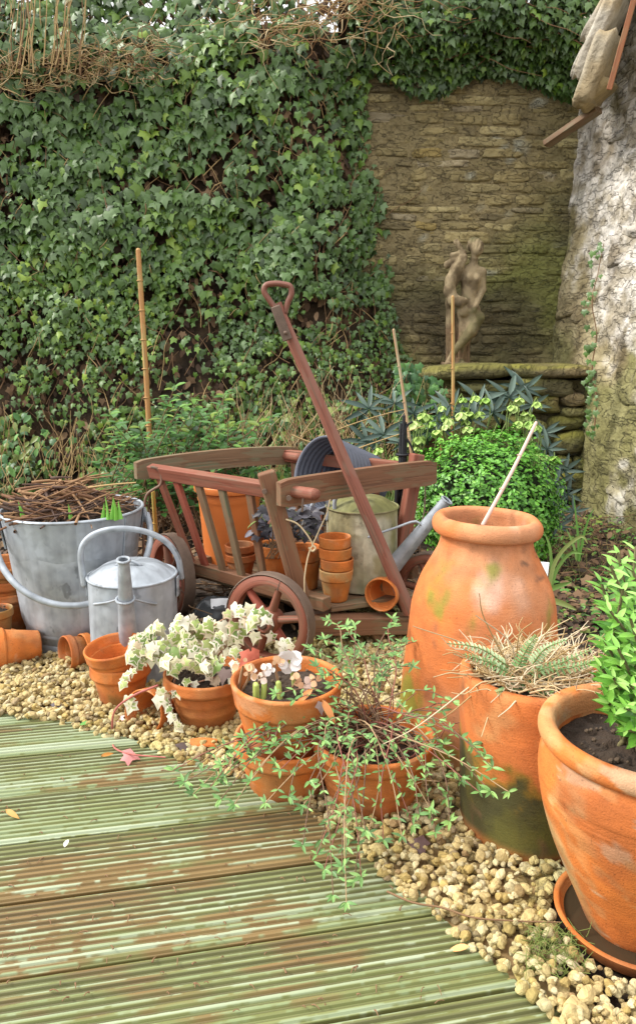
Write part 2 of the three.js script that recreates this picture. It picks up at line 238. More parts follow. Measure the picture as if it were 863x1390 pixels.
{
  const W = 0.1405, NG = 11, S0 = 0.20, NB = 12, T0 = -1.6;
  const deckTex = tex(2048, 1024, (u, v) => { // u: 2.4 m along, v: 1.68 m across (12 boards)
    const b = Math.floor(v * NB), w = (v * NB - b), rg = (w * NG) % 1, ridge = 0.5 - 0.5 * Math.cos(rg * 6.2832), L = u * 2.4, k = b * 13.7, gi = Math.floor(w * NG) + b * 7;
    const flake = fbm(L * 15 + k, v * 170, 12, 3), tone = hash(b, 3, 5), streak = fbm(L * 2.2 + k, v * 132, gi, 4), fine = fbm(L * 9 + k, v * 420, 2, 3), patch = fbm(L * 2.0, v * 5, 4 + b * 0.7, 4), spk = fbm(L * 60, v * 100, 8, 3);
    const brown = mixc([0.17, 0.105, 0.03], [0.31, 0.205, 0.075], fine), green = mixc([0.145, 0.165, 0.04], [0.27, 0.30, 0.115], fine), mint = mixc([0.26, 0.33, 0.15], [0.48, 0.56, 0.40], sm(0.3, 0.8, streak));
    const far = sm(0.45, 0.75, v);                                               // the far boards are the palest
    let c = mixc(brown, green, sm(0.37, 0.49, patch + 0.3 * (flake - 0.5) + 0.16 * (tone - 0.5) + 0.10 * far));
    const keep = streak * 0.34 + 0.42 * (flake - 0.5) + 0.14 + 0.40 * ridge + 0.30 * (patch - 0.5) + 0.20 * (tone - 0.5) + 0.18 * far - 0.04 + 0.34 * (spk - 0.5) + 0.22 * (fbm(L * 14, v * 160, 3, 2) - 0.5);
    c = mixc(c, mint, 0.92 * sm(0.57, 0.625, keep));
    c = mixc(c, [0.07, 0.055, 0.02], 0.62 * sm(0.40, 0.05, ridge) * sm(0.3, 0.6, fine + 0.2));
    
    return c;
  });
  deckTex.wrapS = deckTex.wrapT = THREE.MirroredRepeatWrapping;
  const mDeck = std({ color: lin([0.78, 0.77, 0.74]), map: deckTex, bumpMap: rep(woodBump, 0.9, 1.2), bumpScale: 0.002, roughness: 0.62 });
  mDeck.map.repeat.set(1, 1);
  mDeck.bumpMap = deckTex.clone(); mDeck.bumpMap.colorSpace = THREE.NoColorSpace; mDeck.bumpMap.needsUpdate = true; mDeck.bumpScale = 0.0012;
  const deck = thing('timber_deck', 'weathered grooved timber decking with flaking pale green paint in the foreground', 'decking');
  for (let b = 0; b < NB; b++) {
    const s0 = S0 + b * W + 0.003, s1 = S0 + (b + 1) * W - 0.003, prof = [[s0, -0.025], [s0, 0.009]];
    for (let k = 0; k < NG; k++) { const a = mix(s0, s1, k / NG), w = (s1 - s0) / NG; for (const [q, y] of [[0.04, 0.0102], [0.17, 0.0109], [0.3, 0.0139], [0.42, 0.0147], [0.58, 0.0147], [0.7, 0.0139], [0.83, 0.0109], [0.96, 0.0102]]) prof.push([a + q * w, y]); }
    prof.push([s1, 0.009], [s1, -0.025]);
    const P = [], U = [], I = [], n = prof.length, NT = 40, jit = (hash(b, 8, 8) - 0.5) * 0.02;
    for (let i = 0; i <= NT; i++) for (const [s, y] of prof) { const t = mix(T0, deckEnd(s) + jit, i / NT), sag = 0.0012 * (fbm(t * 3, b * 3.1, 2, 2) - 0.5) + 0.002 * (hash(b, 1, 4) - 0.5); P.push(DA.x * t + DB.x * s, y + sag, DA.z * t + DB.z * s); U.push((t + 1.6) / 2.4, (s - S0) / (NB * W)); }
    for (let i = 0; i < NT; i++) for (let j = 0; j + 1 < n; j++) { const a = i * n + j; I.push(a, a + 1, a + n, a + 1, a + n + 1, a + n); }
    for (const i of [0, NT]) for (let j = 1; j + 1 < n; j++) i ? I.push(i * n, i * n + j, i * n + j + 1) : I.push(i * n, i * n + j + 1, i * n + j);
    const g = new THREE.BufferGeometry(); g.setAttribute('position', new THREE.BufferAttribute(new Float32Array(P), 3)); g.setAttribute('uv', new THREE.BufferAttribute(new Float32Array(U), 2)); g.setIndex(I); g.computeVertexNormals();
    part(deck, 'board', g.toNonIndexed(), mDeck).geometry.computeVertexNormals();
  }
}
// ---- gravel
const litter = (x, z) => fbm(x * 4, z * 4, 6, 3);
const inGravel = (x, z) => { if (onDeck(x + 0.02 * (vn(x * 30, z * 30, 1) - 0.35), z - 0.02)) return 0; const D = -z, back = 1.98 + 0.12 * (vn(x * 4, 2, 1) - 0.5) + (x > -0.05 && x < 0.3 ? 0.32 : 0); if (D > back) return 0; if (x > 0.5 && D > 1.3 + 0.1 * vn(x * 5, z * 5, 2)) return 0; return D < 0.45 || Math.hypot(x - 0.447, z + 0.935) < 0.113 ? 0 : 1; };
{
  const base = new THREE.PlaneGeometry(2.7, 1.95, 60, 44); base.rotateX(-Math.PI / 2); base.translate(-0.15, 0.002, -1.25); 
  mapUV(base, (x, y, z) => [x, z]); const bp = base.attributes.position, keep = []; for (let i = 0; i < base.index.count; i += 3) { const k = [0, 1, 2].map((j) => base.index.getX(i + j)); if (k.every((j) => inGravel(bp.getX(j), bp.getZ(j)) || onDeck(bp.getX(j), bp.getZ(j)))) keep.push(...k); } base.setIndex(keep); struct('path', base, std({ color: lin([0.34, 0.24, 0.11]), map: rep(soilTex, 6), roughness: 1 }));
  const geos = [0, 1, 2, 3, 4].map((k) => { let g = new THREE.IcosahedronGeometry(1, 2); g.deleteAttribute('uv'); g.deleteAttribute('normal'); g = mergeVertices(g, 1e-3); warp(g, (x, y, z) => { const q = V(x, y, z), planes = []; for (let i = 0; i < 9; i++) planes.push(V(hash(i, k, 1) - 0.5, hash(i, k, 2) - 0.5, hash(i, k, 3) - 0.5).normalize()); let s = 1.15; for (const p of planes) { const d = q.dot(p); if (d > 0) s = Math.min(s, 0.78 / d); } s *= 0.94 + 0.12 * fbm(x * 2 + k, y * 2, z * 2, 2); return [x * s, y * s * 0.72, z * s * 0.82]; }); g = g.toNonIndexed(); g.computeVertexNormals(); return mapUV(g, (x, y, z) => [x * 0.3 + z * 0.2, y * 0.3 + z * 0.2]); });
  const spots = geos.map(() => []); let n = 0;
  for (let i = 0; i < 60000; i++) {
    const x = rr(-1.35, 0.95), z = -rr(0.45, 2.35); if (!inGravel(x, z)) continue;
    const layer = i % 3, s = rr(0.0054, 0.0092) * (R() < 0.10 ? 1.4 : R() < 0.25 ? 0.6 : 1) * (layer === 2 && R() < 0.5 ? 0.7 : 1); spots[i % 5].push([x, 0.002 + layer * 0.0065 + rr(0, 0.006) + 0.012 * vn(x * 9, z * 9, 5), z, s]); n++;
  }
  const m = std({ map: rep(stoneTex, 3), roughness: 0.9, bumpMap: rep(stoneBump, 3), bumpScale: 0.0012 });
  const grp = thing('gravel', '', ''); grp.userData = { label: 'yellow buff gravel spread between the decking and the pots', category: 'gravel', kind: 'stuff' };
  const q = new THREE.Quaternion(), M = new THREE.Matrix4(), e = new THREE.Euler();
  geos.forEach((g, k) => {
    const im = shade(new THREE.InstancedMesh(g, m, spots[k].length)); im.name = 'gravel_stones'; im.userData.kind = 'stuff';
    spots[k].forEach(([x, y, z, s], i) => {
      q.setFromEuler(e.set(rr(-0.6, 0.6), rr(0, 6.3), rr(-0.6, 0.6))); M.compose(V(x, y, z), q, V(s * rr(0.9, 1.25), s * rr(0.85, 1.15), s)); im.setMatrixAt(i, M);
      const t = R(); let c = t < 0.5 ? [0.55, 0.43, 0.20] : t < 0.72 ? [0.65, 0.56, 0.32] : t < 0.88 ? [0.46, 0.34, 0.12] : t < 0.95 ? [0.64, 0.56, 0.35] : [0.36, 0.24, 0.11];
      const j = rr(0.8, 1.15), grn = 0.35 * sm(0.55, 0.7, litter(x, z)); if (R() < 0.04) c = [0.33, 0.25, 0.14]; c = mixc(c, [0.34, 0.36, 0.12], grn); im.setColorAt(i, new THREE.Color().setRGB(c[0] * j, c[1] * j, c[2] * j));
    }); grp.add(im);
  });
}
// ---- back stone wall, the part that shows beside the ivy is laid stone by stone
const WALLZ = -4.12;
const stoneTone = (x, y, seed) => { // colour of a stone in the back wall by its place: ochre, umber, green algae low on the right
  const t = hash(seed, 5, 1); let c = t < 0.52 ? [0.31, 0.25, 0.12] : t < 0.7 ? [0.38, 0.315, 0.16] : t < 0.82 ? [0.21, 0.17, 0.09] : t < 0.92 ? [0.31, 0.235, 0.09] : [0.36, 0.30, 0.19];
  const j = 0.8 + 0.4 * hash(seed, 2, 2); return [c[0] * j, c[1] * j, c[2] * j];
};
const wallPaint = (g, base, ox, oy, oz, o = {}) => paint(g, (x, y, z, nx, ny) => {
  x += ox; y += oy; z += oz; const n = fbm(x * 13, y * 16, z * 13 + 3, 5), m = fbm(x * 3.2, y * 3.2, z * 3 + 11, 4), l = fbm(x * 14, y * 14, z * 14 + 5, 3);
  let c = base.map((v) => v * (0.5 + 1.0 * n));
  const wet = sm(0.35, 0.95, 0.5 * sm(0.6, 1.3, x) + 0.75 * sm(1.75, 0.9, y)) ;
  c = mixc(c, [0.165, 0.18, 0.045], (o.green ?? 1) * 0.9 * wet * sm(0.30, 0.56, m));
  c = mixc(c, [0.42, 0.43, 0.36], (o.lichen ?? 1) * 0.75 * sm(0.66, 0.74, l) * sm(0.5, 0.62, m + 0.12 * wet));
  c = mixc(c, [0.07, 0.055, 0.035], 0.7 * sm(0.5, 0.7, fbm(x * 2 + 9, y * 2, 7, 4)));
  if (o.moss) c = mixc(c, mixc([0.14, 0.145, 0.025], [0.29, 0.26, 0.045], l), o.moss * sm(0.1, 0.7, ny + 0.7 * (m - 0.5)) * sm(0.35, 0.55, m + 0.1));
  return c;
});
const backWall = thing('garden_wall', 'old coursed rubble stone wall at the back, left bare behind the statue', 'stone wall');
{
  let core = new THREE.BoxGeometry(5.6, 2.43, 0.5, 150, 80, 1); core.translate(-0.75, 1.18, WALLZ - 0.25);
  warp(core, (x, y, z) => [x, y, z > WALLZ - 0.1 ? z + 0.02 * (fbm(x * 6, y * 9, 1, 4) - 0.5) + 0.010 * (vn(x * 34, y * 50, 2) - 0.5) + 0.0015 : z]);
  wallPaint(core, [0.255, 0.205, 0.105], 0, 0, 0); mapUV(core, (x, y, z) => [x, y + z]);
  part(backWall, 'mortar_core', core, mWall);
  let y = 0.70, id = 1;
  while (y < 2.32) {
    const h = rr(0.036, 0.070); let x = 0.02 + rr(-0.1, 0);
    while (x < 1.36) {
      const w = rr(0.09, 0.27) * (R() < 0.2 ? 1.25 : 1), hh = h * rr(0.88, 1.0), depth = rr(0.0, 0.011) - 0.001;
      if (!(y > 2.05 && x < 0.2)) { const g = stone(w - rr(0.008, 0.02), hh - 0.004, 0.09, id * 1.37, 6, 9, 0.20), cx = x + w / 2, cy = y + h / 2 + rr(-0.005, 0.005) - 0.012 * (cx - 0.7), cz = WALLZ - 0.045 + depth; wallPaint(g, stoneTone(cx, cy, id), cx, cy, cz); const s = part(backWall, 'stone', g, mWall); s.position.set(cx, cy, cz); s.rotation.z = rr(-0.035, 0.02) - 0.012; id++; }
      x += w;
    }
    y += h;
  }
  for (const [px, py, w, h] of [[12, 600, 0.15, 0.1], [30, 634, 0.2, 0.08], [-6, 640, 0.2, 0.09], [352, 612, 0.16, 0.06]]) { const p = at(px, py, 3.93), g = stone(w, h, 0.2, id * 1.3, 5, 4, 0.2); wallPaint(g, [0.26, 0.2, 0.1], p.x, p.y, p.z, { moss: 0.8 }); part(backWall, 'stone', g, mWall).position.copy(p); id++; }
}
backWall.userData.kind = 'thing';
// ---- stone ledge in the corner
const ledge = thing('stone_ledge', 'low dry stone ledge in the corner with mossy capping slabs under the statue', 'stone ledge');
{
  let id = 900; const FZ = -3.66, TOP = 0.735;
  const core = new THREE.BoxGeometry(0.86, 0.66, 0.40); core.translate(0.90, 0.33, FZ - 0.255); wallPaint(core, [0.09, 0.065, 0.035], 0, 0, 0); part(ledge, 'rubble_core', core, mWall);
  const put = (name, cx, cy, cz, w, h, d, tone, moss = 0.5) => { const g = stone(w, h, d, id * 1.71, 7, 4, 0.2); wallPaint(g, tone, cx, cy, cz, { moss, green: 0.9, lichen: 0.6 }); const s = part(ledge, name, g, mWall); s.position.set(cx, cy, cz); s.rotation.z = rr(-0.03, 0.03); id++; };
  const b = [0.29, 0.22, 0.115], y = [0.38, 0.29, 0.135], dk = [0.16, 0.12, 0.06];
  // capping slabs
  put('capping_slab', 0.745, TOP - 0.033, FZ - 0.14, 0.44, 0.078, 0.36, b, 0.6); put('capping_slab', 1.145, TOP - 0.03, FZ - 0.13, 0.42, 0.074, 0.36, b, 1);
  put('capping_slab', 0.74, TOP - 0.05, FZ - 0.36, 0.5, 0.06, 0.2, dk, 0.8); put('capping_slab', 1.2, TOP - 0.05, FZ - 0.36, 0.42, 0.06, 0.2, dk, 1);
  // face: [left px, right px, top px, bottom px, tone, moss]
  for (const [x0, x1, y0, y1, t, m] of [[600, 622, 527, 543, y, 0], [624, 692, 520, 534, y, 0.2], [694, 780, 513, 538, dk, 0.4], [663, 692, 533, 545, y, 0.1], [720, 761, 536, 562, b, 1], [762, 796, 533, 552, y, 0.3], [760, 798, 553, 567, y, 0.3], [745, 797, 563, 585, dk, 0.6],
    [640, 718, 538, 562, dk, 0.2], [596, 640, 546, 566, b, 0.2], [600, 680, 566, 590, dk, 0.3], [682, 744, 566, 590, b, 0.4], [750, 796, 585, 618, y, 0.9], [700, 748, 592, 616, dk, 0.3], [755, 778, 618, 640, b, 0.8], [776, 797, 620, 640, y, 0.4], [720, 753, 618, 640, dk, 0.6], [748, 797, 640, 666, dk, 1], [710, 747, 642, 668, b, 0.4], [758, 800, 668, 682, b, 0.5], [764, 793, 686, 700, y, 0.1], [725, 760, 672, 700, dk, 0.3], [640, 700, 592, 640, dk, 0.3], [640, 720, 642, 690, dk, 0.3], [575, 598, 516, 560, dk, 0.4], [570, 640, 570, 620, dk, 0.3], [570, 640, 622, 690, dk, 0.3]]) {
    const D = -FZ, p = at((x0 + x1) / 2, (y0 + y1) / 2, D), w = (x1 - x0) / FOCAL * D * 1.0, h = (y1 - y0) / FOCAL * D * 1.02;
    put('stone', p.x, p.y, FZ - 0.06 + rr(-0.012, 0.016), w - 0.004, h - 0.002, 0.16, t.map((v) => v * rr(0.85, 1.15)), m);
  }
}
// ---- rendered rubble wall on the right
{
  const side = thing('rubble_wall', 'tall lime washed rubble wall on the right with broken slates at its top', 'stone wall');
  side.userData.kind = 'thing';
  const A = V(1.305, 0, -4.14), B = V(1.64, 0, -2.3), len = A.distanceTo(B), dir = B.clone().sub(A).normalize(), out = V(-dir.z, 0, dir.x).multiplyScalar(dir.z > 0 ? -1 : 1); if (out.x > 0) out.negate();
  const P = (u, y, o) => A.clone().addScaledVector(dir, u).addScaledVector(out, o).setY(y);
  const relief = (u, y) => 0.05 * (fbm(u * 3.2, y * 2.6, 4, 4) - 0.5) + 0.028 * (fbm(u * 9, y * 9, 8, 5) - 0.5) + 0.010 * (fbm(u * 34, y * 34, 5, 2) - 0.5) + 0.09 * sm(1.0, 0.3, y) - 0.035 * sm(1.0, 2.4, y) + 0.03 * Math.exp(-(((y - 0.92) / 0.25) ** 2));
  const g = new THREE.PlaneGeometry(len, 2.9, 190, 260), uv = [];
  warp(g, (x, y) => { const u = x + len / 2, h = y + 1.42, p = P(u, h, relief(u, h)); uv.push(u, h); return [p.x, p.y, p.z]; });
  g.setAttribute('uv', new THREE.BufferAttribute(new Float32Array(uv), 2));
  const lime = (u, y, n) => { const m = fbm(u * 3, y * 2.2, 15, 5), f = fbm(u * 13, y * 13, 3, 4);
    const white = sm(0.40, 0.62, m + 0.40 * (sm(0.2, 0.6, u) - 0.4) + 0.55 * (sm(0.55, 1.2, y) - 0.7) + 0.55 * (f - 0.5));
    let c = mixc(mixc([0.24, 0.195, 0.105], [0.44, 0.375, 0.23], sm(0.25, 0.75, f)), mixc([0.42, 0.37, 0.29], [0.72, 0.68, 0.63], sm(0.32, 0.62, fbm(u * 19, y * 19, 13, 4))), white);
    c = mixc(c, [0.19, 0.19, 0.06], 0.7 * sm(0.42, 0.62, fbm(u * 2.5, y * 2.5, 33, 4) + 0.25 * (sm(1.5, 0.4, y) - 0.5)) * (1 - 0.6 * white));
    c = mixc(c, [0.14, 0.10, 0.055], 0.45 * sm(0.58, 0.72, fbm(u * 6, y * 4, 53, 4))); return c; };
  const cols = new Float32Array(uv.length / 2 * 3); for (let i = 0; i < uv.length / 2; i++) cols.set(lime(uv[2 * i], uv[2 * i + 1]), 3 * i);
  g.setAttribute('color', new THREE.BufferAttribute(cols, 3));
  const back = new THREE.BoxGeometry(len + 0.2, 2.86, 0.4, 20, 20, 1), q = new THREE.Matrix4().makeBasis(dir, V(0, 1, 0), out).setPosition(P(len / 2, 1.43, -0.28)); back.applyMatrix4(q); paint(back, () => [0.3, 0.25, 0.18]);
  part(side, 'render', g, mRender); part(side, 'rubble_core', back, mRender);
  // stones that stand proud of the render
  for (let i = 0; i < 46; i++) {
    const u = 0.03 + 1.15 * Math.pow(R(), 0.8), y = rr(0.15, 2.3), w = rr(0.09, 0.24), h = rr(0.05, 0.12), s = stone(w, h, 0.10, i * 2.13 + 400, 6, 3.2, 0.28), c = P(u, y, relief(u, y) - 0.036);
    const k = rr(0.8, 1.12); paint(s, (x, yy, z) => lime(u + x, y + yy + z * 0.3).map((v) => v * k)); const m = part(side, 'stone', s, mRender); m.applyMatrix4(new THREE.Matrix4().makeBasis(dir, V(0, 1, 0), out)); m.position.copy(c); m.rotateZ(rr(-0.3, 0.3));
  }
  // broken stone slates along the sloping top edge
  const sl = (px, py, D, w, h, d, ang, tone, yaw = -0.5) => { const s = stone(w, h, d, px * 0.37, 8, 7, 0.2); paint(s, (x, y, z) => { const n = fbm(x * 12 + px, y * 20, z * 12, 4), o = fbm(x * 7 + px, y * 9, z * 7 + 4, 3); return mixc(tone.map((v) => v * (0.6 + 0.8 * n)), [0.34, 0.24, 0.10], 0.55 * sm(0.5, 0.65, o)); }); const m = part(side, 'roof_slate', s, mStone); m.position.copy(at(px, py, D)); m.rotation.set(0.15, yaw, ang, 'YXZ'); return m; };
  sl(838, 2, 3.62, 0.40, 0.07, 0.34, 0.95, [0.46, 0.42, 0.35]); sl(815, 55, 3.60, 0.34, 0.075, 0.3, 1.12, [0.48, 0.44, 0.37]); sl(812, 95, 3.58, 0.3, 0.09, 0.3, 1.2, [0.42, 0.37, 0.28]); sl(806, 128, 3.6, 0.16, 0.08, 0.24, 0.75, [0.36, 0.29, 0.17]); sl(826, 30, 3.7, 0.5, 0.05, 0.3, 1.02, [0.48, 0.45, 0.39]);
  part(side, 'rafter', beam(at(868, -30, 3.25), at(826, 122, 3.35), 0.016, 0.022, V(1, 0.3, 0.5)), woodMat([0.36, 0.15, 0.07]));
  part(side, 'batten', beam(at(812, 148, 3.62), at(741, 196, 3.85), 0.05, 0.028, V(0.3, 1, 0.2)), mGreyWood);
}

// ================================================================ CLAY
// colour of clay by place on the pot: k = height share, seeded stains
function clayPaint(g, H, seed, o = {}) {
  const { moss = 0, bloom = 0.3, mossTop = 0.5, soot = 0.3, tint = [1, 1, 1], side = 0 } = o;
  return paint(g, (x, y, z, nx, ny, nz) => {
    const s = 4 / Math.max(H, 0.12) * 0.5, n = fbm(x * 9 + seed, y * 9, z * 9, 4), m = fbm(x * 11 + seed, y * 8, z * 11 + 4, 4), f = fbm(x * 34 + seed, y * 34, z * 34, 3), k = y / H;
    let c = PAL.clay.map((v, i) => v * tint[i] * (0.78 + 0.44 * n));
    c = mixc(c, PAL.pale, bloom * sm(0.47, 0.58, m + 0.22 * (f - 0.5)) + 0.6 * bloom * sm(0.54, 0.62, f));
    c = mixc(c, [0.62, 0.46, 0.30], 0.9 * bloom * sm(0.60, 0.65, fbm(x * 18 + seed, y * 30, z * 18 + 9, 5)));
    const a = side ? 0.5 + 0.5 * Math.cos(Math.atan2(z, x) - side) : 0.6;
    c = mixc(c, PAL.moss, moss * sm(0.36, 0.56, m + 0.4 * (f - 0.5) + 0.45 * (mossTop - k) + 0.35 * (a - 0.6)));
    c = mixc(c, [0.30, 0.07, 0.02], 0.45 * sm(0.52, 0.66, fbm(x * 13 + seed, y * 13, z * 13 + 6, 4)));
    c = mixc(c, PAL.dark, soot * sm(0.54, 0.70, fbm(x * 7 + seed * 2, y * 5, z * 7, 4)));
    return c;
  });
}
// a flower pot, standing at the origin: parts pot_body, rim (and soil)
function potParts(parent, { R, r, h, rim = 0.25, t = 0.06, seed = 1, rings = [], soil = 0, seg = 72, o = {}, roll = 1.09 }) {
  const T = R * t * 1.6, y0 = h * (1 - rim), Rb = mix(r, R, 0.82) * 0.97, e = Math.min(0.003, T * 0.4);
  let out = [[0, 0], [r - e, 0], [r, e]]; const steps = dense([[r, e], [Rb, y0 + 0.002]], 0.006).slice(1);
  for (const p of steps) { let q = p[0]; for (const g of rings) q += 0.0022 * Math.exp(-(((p[1] / h - g) / 0.018) ** 2)); out.push([q, p[1]]); }
  const body = lathe([...out, [Rb - T * 0.9, y0 + 0.002], ...dense([[Rb - T, y0], [r - T * 0.9, T]], 0.012), [r - T * 1.6, T * 0.9], [0, T * 0.9]], seg);
  const rimG = lathe([[Rb - T * 0.4, y0 - e * 0.4], [Rb * roll * 0.985 - e, y0 - e], [Rb * roll, y0 + e], ...dense([[Rb * roll * 1.002, y0 + e * 2], [R - e * 0.2, h - e * 2]], 0.008), [R, h - e], [R - e, h], [R - T + e, h], [R - T, h - e * 1.5], ...dense([[R - T, h - e * 2], [Rb - T * 0.5, y0 - e * 0.4]], 0.012)], seg);
  const wob = (x, y, z) => { const k = 1 + 0.006 * (vn(x * 12 + seed, y * 20, z * 12) - 0.5); return [x * k, y, z * k]; };
  for (const [n, g] of [['pot_body', body], ['rim', rimG]]) { warp(g, wob); part(parent, n, clayPaint(g, h, seed, o), mClay); }
  if (soil) soilDisc(parent, 0, soil, 0, mix(r, R, soil / h * 0.9) - T * 1.1, seed);
  return parent;
}
function soilDisc(parent, x, y, z, rad, seed, amp = 0.012) {
  const P = [], I = [], U = [], nr = 16, na = 48;
  for (let i = 0; i <= nr; i++) for (let j = 0; j < na; j++) { const a = j / na * 6.2832, q = rad * i / nr, X = Math.cos(a) * q, Z = Math.sin(a) * q; P.push(x + X, y + amp * (fbm(X * 60 + seed, Z * 60, seed, 4) - 0.5) * 2 + amp * 0.5 * (1 - (i / nr) ** 2), z + Z); U.push(X, Z); }
  for (let i = 0; i < nr; i++) for (let j = 0; j < na; j++) { const a = i * na + j, b = i * na + (j + 1) % na; I.push(a, b, a + na, b, b + na, a + na); }
  const g = new THREE.BufferGeometry(); g.setAttribute('position', new THREE.BufferAttribute(new Float32Array(P), 3)); g.setAttribute('uv', new THREE.BufferAttribute(new Float32Array(U), 2)); g.setIndex(I); g.computeVertexNormals();
  const s = part(parent, 'soil', g, mSoil);
  const crumbs = []; for (let i = 0; i < rad * 500; i++) { const a = rr(0, 6.28), q = rad * 0.95 * Math.sqrt(R()), c = new THREE.IcosahedronGeometry(rr(0.0015, 0.0045), 0); c.translate(x + Math.cos(a) * q, y + amp * 0.6, z + Math.sin(a) * q); crumbs.push(c); }
  const c = part(s, 'crumbs', merge(crumbs), std({ color: lin([0.10, 0.07, 0.045]), roughness: 1 })); c.userData.kind = 'stuff';
  return s;
}
// lay a pot on its side: the mouth looks along dir, the mouth's centre is at c
function layDown(o, c, dir, h) { const d = dir.clone().normalize(); o.quaternion.setFromUnitVectors(V(0, 1, 0), d); o.position.copy(c).addScaledVector(d, -h); return o; }

// ---- tall forcing jar
{
  const j = thing('forcing_jar', 'tall bulbous terracotta forcing jar with open rolled mouth standing behind the mossy planter', 'forcing jar', V(0.338, 0, -1.475), 0.4);
  const prof = smooth([[0.165, 0], [0.164, 0.08], [0.158, 0.17], [0.151, 0.25], [0.1445, 0.305], [0.131, 0.350], [0.110, 0.392], [0.097, 0.418], [0.0925, 0.436], [0.0925, 0.45]], 60);
  const body = lathe([[0.15, 0.001], ...prof, [0.084, 0.45], [0.084, 0.43], [0.114, 0.36], [0.13, 0.31], [0.15, 0.1], [0.15, 0.001]], 110);
  const lip = lathe(smooth([[0.090, 0.446], [0.099, 0.4465], [0.107, 0.451], [0.1105, 0.459], [0.110, 0.469], [0.105, 0.478], [0.098, 0.483], [0.091, 0.483], [0.084, 0.477], [0.082, 0.455], [0.083, 0.43]], 40), 110);
  const stain = (g) => paint(g, (x, y, z) => {
    const n = fbm(x * 7, y * 6, z * 7, 5), m = fbm(x * 4 + 3, y * 4, z * 4, 4), f = fbm(x * 26, y * 22, z * 26, 4);
    let c = [0.64, 0.19, 0.045].map((v) => v * (0.76 + 0.46 * n));
    c = mixc(c, [0.66, 0.34, 0.18], 0.65 * sm(0.40, 0.62, m + 0.2 * (f - 0.5)));                       // pinkish bloom
    c = mixc(c, [0.72, 0.58, 0.5], 0.5 * sm(0.60, 0.74, fbm(x * 9 + 9, y * 5, z * 9, 4)));
    c = mixc(c, [0.22, 0.24, 0.02], 0.85 * sm(0.57, 0.68, 0.3 * (f - 0.5) + fbm(x * 8, y * 5, z * 8 + 20, 4) + 0.42 * sm(0.22, 0.02, y) + 0.28 * sm(0.3, 0.9, Math.cos(Math.atan2(z, x) + 0.2)) * sm(0.2, 0.3, y) * sm(0.42, 0.3, y) - 0.06));
    c = mixc(c, [0.20, 0.09, 0.05], 0.5 * sm(0.70, 0.78, fbm(x * 20, y * 14, z * 20 + 7, 4)));
    if (y > 0.37 && y < 0.425 && x > 0.01 && z > 0) c = mixc(c, [0.10, 0.06, 0.04], 0.7 * sm(0.62, 0.70, fbm(x * 34, y * 44, z * 30, 3)));
    return c;
  });
  for (const [n, g] of [['jar_body', body], ['rolled_lip', lip]]) { warp(g, (x, y, z) => { const k = 1 + 0.012 * (fbm(x * 5, y * 7, z * 5, 3) - 0.5) + 0.004 * (vn(x * 25, y * 60, z * 25) - 0.5), t = y / 0.48; return [x * k + 0.006 * t, y + (n === 'rolled_lip' ? 0.004 * (vn(x * 14, 3, z * 14) - 0.5) - 0.03 * x : 0), z * k]; }); part(j, n, stain(g), mClay); }
}
// ---- mossy straight planter with dead grass
const STUMP = V(0.355, 0, -1.165);
{
  const p = thing('terracotta_planter', 'straight sided terracotta planter streaked dark green with algae, full of dry grass', 'planter', STUMP.clone(), 0);
  const g = lathe([[0.1, 0], ...dense([[0.106, 0.002], [0.110, 0.06], [0.114, 0.16], [0.118, 0.272], [0.1175, 0.286]], 0.006), [0.114, 0.293], [0.102, 0.293], [0.098, 0.286], [0.098, 0.2], [0.09, 0.02], [0, 0.02]], 110);
  warp(g, (x, y, z) => { const k = 1 + 0.022 * (fbm(x * 9, y * 8, z * 9, 3) - 0.5); return [x * k, y + (y > 0.2 ? 0.007 * (vn(x * 15, 2, z * 15) - 0.5) : 0), z * k]; });
  paint(g, (x, y, z) => {
    const n = fbm(x * 8, y * 8, z * 8 + 2, 5), m = fbm(x * 9, y * 5, z * 9 + 8, 4), f = fbm(x * 30, y * 26, z * 30, 4), a = Math.atan2(x, z);         // a: 0 towards the camera
    let c = [0.62, 0.185, 0.045].map((v) => v * (0.76 + 0.46 * n)); c = mixc(c, PAL.pale, 0.5 * sm(0.48, 0.64, f)); c = mixc(c, [0.36, 0.10, 0.03], 0.5 * sm(0.5, 0.66, fbm(x * 16, y * 12, z * 16 + 3, 4)));
    const green = sm(0.46, 0.74, 0.75 * m + 0.62 * (f - 0.5) + 0.60 * sm(0.29, 0.05, y + 0.035 * a) - 0.15);
    c = mixc(c, mixc([0.25, 0.16, 0.012], mixc([0.045, 0.058, 0.016], [0.10, 0.11, 0.018], sm(0.4, 0.6, fbm(x * 24, y * 16, z * 24 + 5, 4))), sm(0.35, 0.9, green)), 0.95 * sm(0, 0.6, green) * (1 - 0.8 * sm(0.045, 0.012, y + 0.03 * (n - 0.4))));
    return mixc(c, [0.16, 0.08, 0.04], 0.6 * sm(0.62, 0.72, fbm(x * 22, y * 14, z * 22, 4)));
  });
  part(p, 'pot_body', g, mClay); soilDisc(p, 0, 0.275, 0, 0.098, 7, 0.016);
}
